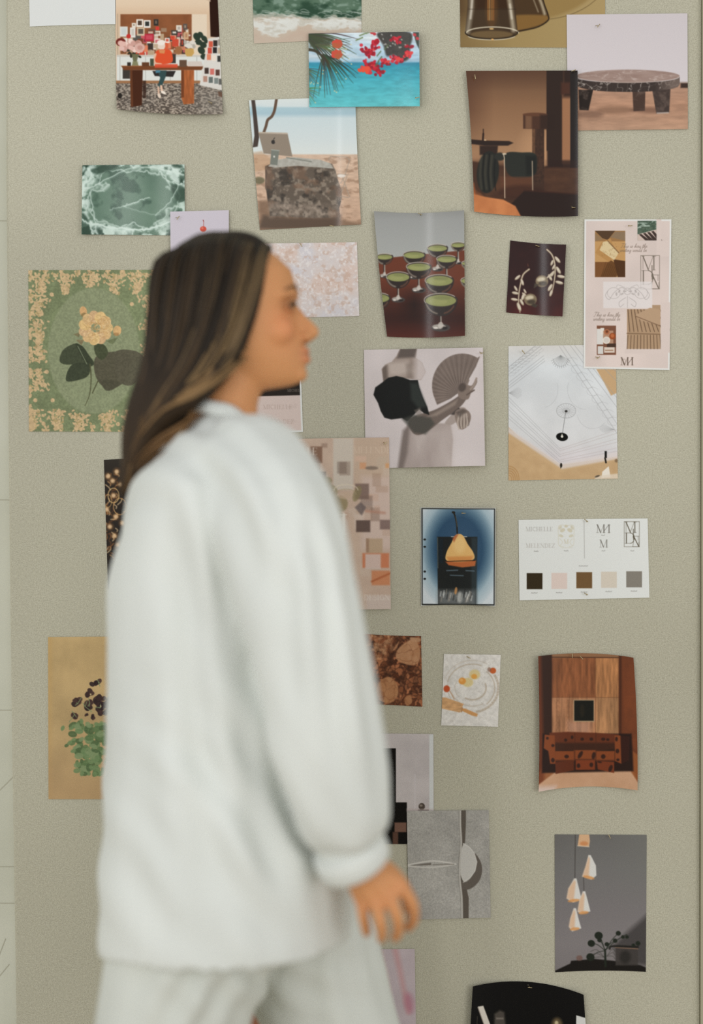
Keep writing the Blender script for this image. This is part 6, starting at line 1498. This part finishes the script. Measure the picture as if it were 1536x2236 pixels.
def mat_cloth(name, c0, c1):
    m, nt, b = new_mat(name, .9, .15)
    tc = N(nt, 'ShaderNodeTexCoord')
    a = N(nt, 'ShaderNodeTexNoise'); a.inputs['Scale'].default_value = 9; a.inputs['Detail'].default_value = 3
    f = N(nt, 'ShaderNodeTexNoise'); f.inputs['Scale'].default_value = 900
    mp = N(nt, 'ShaderNodeMapping'); mp.inputs['Scale'].default_value = (1, 1, .4)
    nt.links.new(tc.outputs['Object'], mp.inputs['Vector']); nt.links.new(mp.outputs['Vector'], a.inputs['Vector']); nt.links.new(tc.outputs['Object'], f.inputs['Vector'])
    r = ramp(nt, [(.3, alb(c0)), (.7, alb(c1))]); nt.links.new(a.outputs['Fac'], r.inputs['Fac']); nt.links.new(r.outputs['Color'], b.inputs['Base Color'])
    bp = N(nt, 'ShaderNodeBump'); bp.inputs['Strength'].default_value = .12; bp.inputs['Distance'].default_value = .001
    nt.links.new(f.outputs['Fac'], bp.inputs['Height'])
    b2 = N(nt, 'ShaderNodeBump'); b2.inputs['Strength'].default_value = .35; b2.inputs['Distance'].default_value = .012
    nt.links.new(a.outputs['Fac'], b2.inputs['Height']); nt.links.new(bp.outputs['Normal'], b2.inputs['Normal']); nt.links.new(b2.outputs['Normal'], b.inputs['Normal'])
    b.inputs['Sheen Weight'].default_value = .1
    return m
MAT_TRO = mat_cloth('white_trouser_cloth', (186, 189, 182), (196, 199, 192))
MAT_SHIRT = mat_cloth('white_shirt_cotton', (196, 199, 194), (204, 207, 202))
link('trousers', tro, woman, (MAT_TRO,))

# --- shoes (below the picture)
MAT_SHOE = mat_noise('white_leather', (200, 198, 190), (210, 208, 200), 30, .5, .4)
for a_, tip in ((ANR, True), (ANL, False)):
    mb = MB()
    if tip: mb.tube([a_ + Vector((-.02, 0, -.03)), a_ + Vector((.02, 0, -.075)), a_ + Vector((.10, 0, -.120)), a_ + Vector((.18, 0, -.128))], [.042, .043, .034, .026], 16, k=3)
    else: mb.tube([a_ + Vector((-.045, 0, -.045)), a_ + Vector((.03, 0, -.046)), a_ + Vector((.11, 0, -.055)), a_ + Vector((.19, 0, -.058))], [.039, .042, .034, .026], 16, k=3)
    link('shoe', mb.mesh('shoe'), woman, (MAT_SHOE,))

# --- shirt: boxy body and sleeves in one surface
sh = MB()
rg = []
for py, x0, x1, hy, yc in [(902, 446, 548, .058, -.42), (925, 418, 566, .082, -.42), (955, 385, 602, .12, -.42), (1000, 340, 648, .165, -.42), (1060, 298, 688, .195, -.42), (1130, 272, 700, .205, -.42), (1280, 243, 705, .20, -.42), (1450, 237, 706, .20, -.42), (1600, 232, 716, .205, -.42), (1750, 226, 738, .215, -.425), (1900, 220, 762, .225, -.43), (1990, 218, 772, .228, -.43), (2040, 219, 770, .226, -.43)]:
    ring = []
    c0 = B((x0 + x1) / 2, py, yc); hw = (x1 - x0) / 2 * (CAM_D + yc) / FPX
    for j in range(48):
        a = 2 * PI * j / 48; ca, sa = math.cos(a), math.sin(a)
        ring.append(Vector((c0.x + hw * math.copysign(abs(ca) ** .86, ca), c0.y + hy * math.copysign(abs(sa) ** .86, sa), c0.z)))
    rg.append(ring)
# curved hem: lowest at the side, rising to front and back
hem = []
for j in range(48):
    p = rg[-1][j]; a = 2 * PI * j / 48
    u = math.cos(a)
    pyh = 2122 - 26 * max(0, -u) ** 2 - 78 * max(0, u) ** 2.2
    hem.append(Vector((p.x * 1.0 - .004 * u, p.y, at(0, pyh, min(p.y, BY)).z)))
rg.append(hem)
hx_ = B(495, 2100).x
rg.append([Vector((hx_ + (p.x - hx_) * .93, BY + (p.y - BY) * .93, p.z + .003)) for p in hem])
sh.loft(list(reversed(rg)))
sh.tube([at(545, 1030, -.52), at(602, 1140, -.60), at(652, 1320, -.635), at(694, 1500, -.645), at(722, 1640, -.645), at(742, 1760, -.635), at(750, 1815, -.62), at(754, 1832, -.617)], [.088, .090, .084, .080, .0775, .069, .058, .050], 28, k=4)
sh.tube([at(490, 1030, -.30), at(455, 1160, -.24), at(425, 1330, -.225), at(402, 1500, -.225), at(385, 1700, -.26), at(382, 1760, -.27)], [.085, .082, .078, .072, .06, .048], 24, k=4)
shm = remesh(sh, 'shirt', .005, 14, .5)
fs = [(at(640, 1300, -.7), (.2, 0, -1), .05, .22, 1.1), (at(560, 1500, -.62), (.25, 0, -1), .07, .26, 1.3), (at(420, 1400, -.6), (.5, 0, -1), .10, .25, .9), (at(330, 1750, -.6), (.15, 0, -1), .09, .3, .8), (at(560, 1780, -.62), (.8, 0, -.7), .06, .14, 1.0), (at(690, 1730, -.7), (.8, 0, .5), .035, .07, .35), (at(720, 1810, -.68), (.8, 0, .5), .03, .06, .4), (at(480, 1120, -.6), (.6, 0, -1), .06, .14, .8), (at(380, 1960, -.62), (.9, 0, -.4), .09, .2, .7), (at(600, 1960, -.6), (.9, 0, .35), .08, .16, .8)]
folds(shm, .0055, [(tuple(p), d, w_, l_, k_) for p, d, w_, l_, k_ in fs], .61)
shirt_o = link('shirt', shm, woman, (MAT_SHIRT,))
# collar and cuff
cm = MB()
cr = []
for t, lift_ in ((0, 0), (.45, .0), (1, 0)):
    ring = []
    for j in range(40):
        a = 2 * PI * j / 40
        cx = 492 - 6 * t; c0 = B(cx, 914 - 30 * t)
        rx = .066 - .006 * t; ry = .068 - .006 * t
        front = max(0, math.cos(a)) ** 2
        ring.append(Vector((c0.x + rx * math.cos(a), c0.y + ry * math.sin(a), c0.z - front * .022 * (1 + t) + .010 * max(0, -math.cos(a)))))
    cr.append(ring)
inner = [[Vector((p.x * 1 + (B(490, 900).x - p.x) * .07, p.y + (BY - p.y) * .07, p.z)) for p in r] for r in reversed(cr)]
cm.loft(cr + inner, cap=False)
nn = len(cr[0]); last = len(cm.v) - nn
cm.f += [(last + j, last + (j + 1) % nn, (j + 1) % nn, j) for j in range(nn)]
link('collar', cm.mesh('collar'), shirt_o, (MAT_SHIRT,))
cu = MB()
d = (at(783, 1905, -.605) - at(748, 1838, -.62)).normalized()
base = at(755, 1842, -.617)
cu.tube([base, base + d * .016, base + d * .036, base + d * .040], [.050, .0535, .0515, .047], 28, caps=False)
link('cuff', cu.mesh('cuff'), shirt_o, (MAT_SHIRT,))
cu = MB(); cu.tube([at(382, 1755, -.27), at(380, 1785, -.27)], [.046, .046], 20, caps=False)
link('cuff', cu.mesh('cuff'), shirt_o, (MAT_SHIRT,))

def hh(x, y, z):                             # hair follows the head above, hangs straight below
    k = min(1, max(0, (z + .15) / .13))
    return hd(x, y, z, math.radians(2 - 10 * k))
# --- hair: a soft mass and several hundred locks over it
def guide(t, s, out=0.0):
    """t 0 = front of the parting, 1 = crown/back; s = side"""
    F = [(.056, s * .012, .104), (.050, s * .056, .070), (.031, s * .080, .020), (.006, s * .087, -.034), (-.022, s * .086, -.084), (-.062, s * .080, -.126), (-.112, s * .064, -.172), (-.138, s * .052, -.225), (-.145, s * .045, -.262)]
    M = [(.000, s * .008, .130), (-.012, s * .066, .100), (-.030, s * .089, .040), (-.054, s * .094, -.025), (-.078, s * .092, -.080), (-.104, s * .084, -.130), (-.132, s * .066, -.182), (-.148, s * .050, -.232), (-.154, s * .043, -.268)]
    K = [(-.072, s * .006, .118), (-.102, s * .040, .090), (-.120, s * .058, .034), (-.132, s * .060, -.026), (-.138, s * .060, -.084), (-.144, s * .055, -.134), (-.150, s * .046, -.186), (-.156, s * .036, -.236), (-.160, s * .030, -.270)]
    out_ = []
    for a, b, c2 in zip(F, M, K):
        a, b, c2 = np.array(a), np.array(b), np.array(c2)
        p = a * (1 - 2 * t) + b * 2 * t if t < .5 else b * (2 - 2 * t) + c2 * (2 * t - 1)
        out_.append(p)
    q = np.array(out_)
    cen = np.array([-.02, 0, .01])
    r = q - cen; r[:, 2] *= .5
    q = q + r / (np.linalg.norm(r, axis=1)[:, None] + 1e-6) * out
    q[0] -= np.array([.0, 0, .008])
    return [hh(*p) for p in q]
hm = MB()
for s in (-1, 1):
    for t in np.linspace(0, 1, 12):
        hm.tube(guide(t, s, -.012), [.012, .015, .017, .017, .018, .019, .018, .014, .008], 10, k=3)
for i in range(5):
    hm.tube(guide(1, (i - 2) / 2.01 * .9, -.012), [.015, .018, .02, .022, .024, .026, .026, .02, .01], 10, k=3)
hm.ball(hh(-.030, 0, .034), (.094, .084, .098)); hm.tube([hh(.050, 0, .095), hh(.030, 0, .108), hh(-.005, 0, .115), hh(-.06, 0, .110)], [.011, .014, .014, .014], 12, k=3, flat=((0, 1, 0), 2.6)); hm.ball(hh(-.085, 0, -.05), (.05, .06, .09))
hair = remesh(hm, 'hair', .005, 6, .5)
hc = get_co(hair)
set_col(hair, np.tile(lin((40, 31, 21)), (len(hc), 1)) + np.clip((HO.z - hc[:, 2:3] - .02) / .2, 0, 1) * (lin((66, 50, 33)) - lin((40, 31, 21))))
MAT_HAIR, nt_, b_ = new_mat('brown_hair', .5, .22)
va = N(nt_, 'ShaderNodeVertexColor'); va.layer_name = 'Col'
tc_ = N(nt_, 'ShaderNodeTexCoord'); nz_ = N(nt_, 'ShaderNodeTexNoise'); nz_.inputs['Scale'].default_value = 160
mp_ = N(nt_, 'ShaderNodeMapping'); mp_.inputs['Scale'].default_value = (1, 1, .25)
mx_ = N(nt_, 'ShaderNodeMix', data_type='RGBA', blend_type='MULTIPLY'); mx_.inputs['Factor'].default_value = .5
nt_.links.new(tc_.outputs['Object'], mp_.inputs['Vector']); nt_.links.new(mp_.outputs['Vector'], nz_.inputs['Vector'])
nt_.links.new(va.outputs['Color'], mx_.inputs['A']); nt_.links.new(nz_.outputs['Fac'], mx_.inputs['B']); nt_.links.new(mx_.outputs['Result'], b_.inputs['Base Color'])
hair_o = link('hair', hair, woman, (MAT_HAIR,))
lk = MB(); lc = []
def lock(pts, r0, cols, n=6, k=3):
    b0 = len(lk.v)
    m = len(pts)
    lk.tube(pts, [r0 * .35] + [r0] * (m - 3) + [r0 * .7, r0 * .2], n, k=k)
    cnt = len(lk.v) - b0
    t = np.repeat(np.linspace(0, 1, cnt // n + 1)[:cnt // n + 1], n)[:cnt]
    c0, c1, c2 = [lin(q) for q in cols]
    w = np.clip(t * 2, 0, 1)[:, None]; w2 = np.clip(t * 2 - 1, 0, 1)[:, None]
    lc.append(c0 * (1 - w) + c1 * w + (c2 - c1) * w2)
PAL = [((34, 27, 17), (54, 42, 28), (74, 56, 36)), ((38, 30, 19), (80, 62, 41), (110, 84, 54)), ((28, 22, 14), (44, 34, 23), (60, 46, 31)), ((42, 33, 21), (112, 90, 60), (140, 108, 72)), ((36, 28, 18), (68, 53, 36), (94, 70, 46))]
for s in (-1, 1):
    for i in range(190 if s < 0 else 120):
        t = RS.rand() ** 1.05
        g = guide(t, s, RS.uniform(-.001, .006))
        ph, am = RS.rand() * 6.28, RS.uniform(.001, .004)
        g = [Vector((p.x + am * math.sin(ph + j * .9), p.y + am * math.cos(ph * 1.7 + j * .8) * s, p.z)) for j, p in enumerate(g)]
        e = RS.randint(0, 2)
        g = g[:len(g) - e]
        pal_ = PAL[RS.randint(5)] if t < .55 else PAL[RS.choice([0, 2, 4, 1])]
        if .0 < t < .3 and RS.rand() < .35: pal_ = ((56, 44, 28), (138, 112, 76), (154, 120, 78))
        lock(g, RS.uniform(.0022, .0042), pal_)
for i in range(60):
    g = guide(1.0, RS.uniform(-1, 1), RS.uniform(0, .006)); am = RS.uniform(.001, .005); ph = RS.rand() * 6
    g = [Vector((p.x - am * math.sin(ph + j), p.y + am * math.cos(ph + j), p.z - .004 * RS.rand())) for j, p in enumerate(g)]
    lock(g, RS.uniform(.0025, .0045), PAL[RS.choice([0, 2, 4])])
# loose strands lifted from the face and the shoulder
for i in range(12):
    z0 = -.075 - RS.rand() * .03
    g = [hh(.004 + RS.rand() * .010, -.078, z0 + .03), hh(-.02, -.092, z0 + .002), hh(-.06, -.094, z0 - .024 - RS.rand() * .01), hh(-.10, -.088, z0 - .05), hh(-.135, -.075, z0 - .09)]
    lock(g, RS.uniform(.0014, .0024), ((120, 94, 62), (150, 118, 78), (104, 78, 50)))
for i in range(10):
    z0 = -.19 - RS.rand() * .035
    g = [hh(-.035 - RS.rand() * .04, -.070, z0 + .05), hh(-.07, -.084, z0 + .026), hh(-.11, -.08, z0), hh(-.14, -.066, z0 - .03)]
    lock(g, RS.uniform(.0014, .0022), ((124, 92, 58), (140, 104, 66), (90, 66, 42)))
lme = lk.mesh('hair_locks'); 
set_col(lme, np.concatenate(lc)[:len(lme.vertices)])
link('hair_locks', lme, hair_o, (MAT_HAIR,))
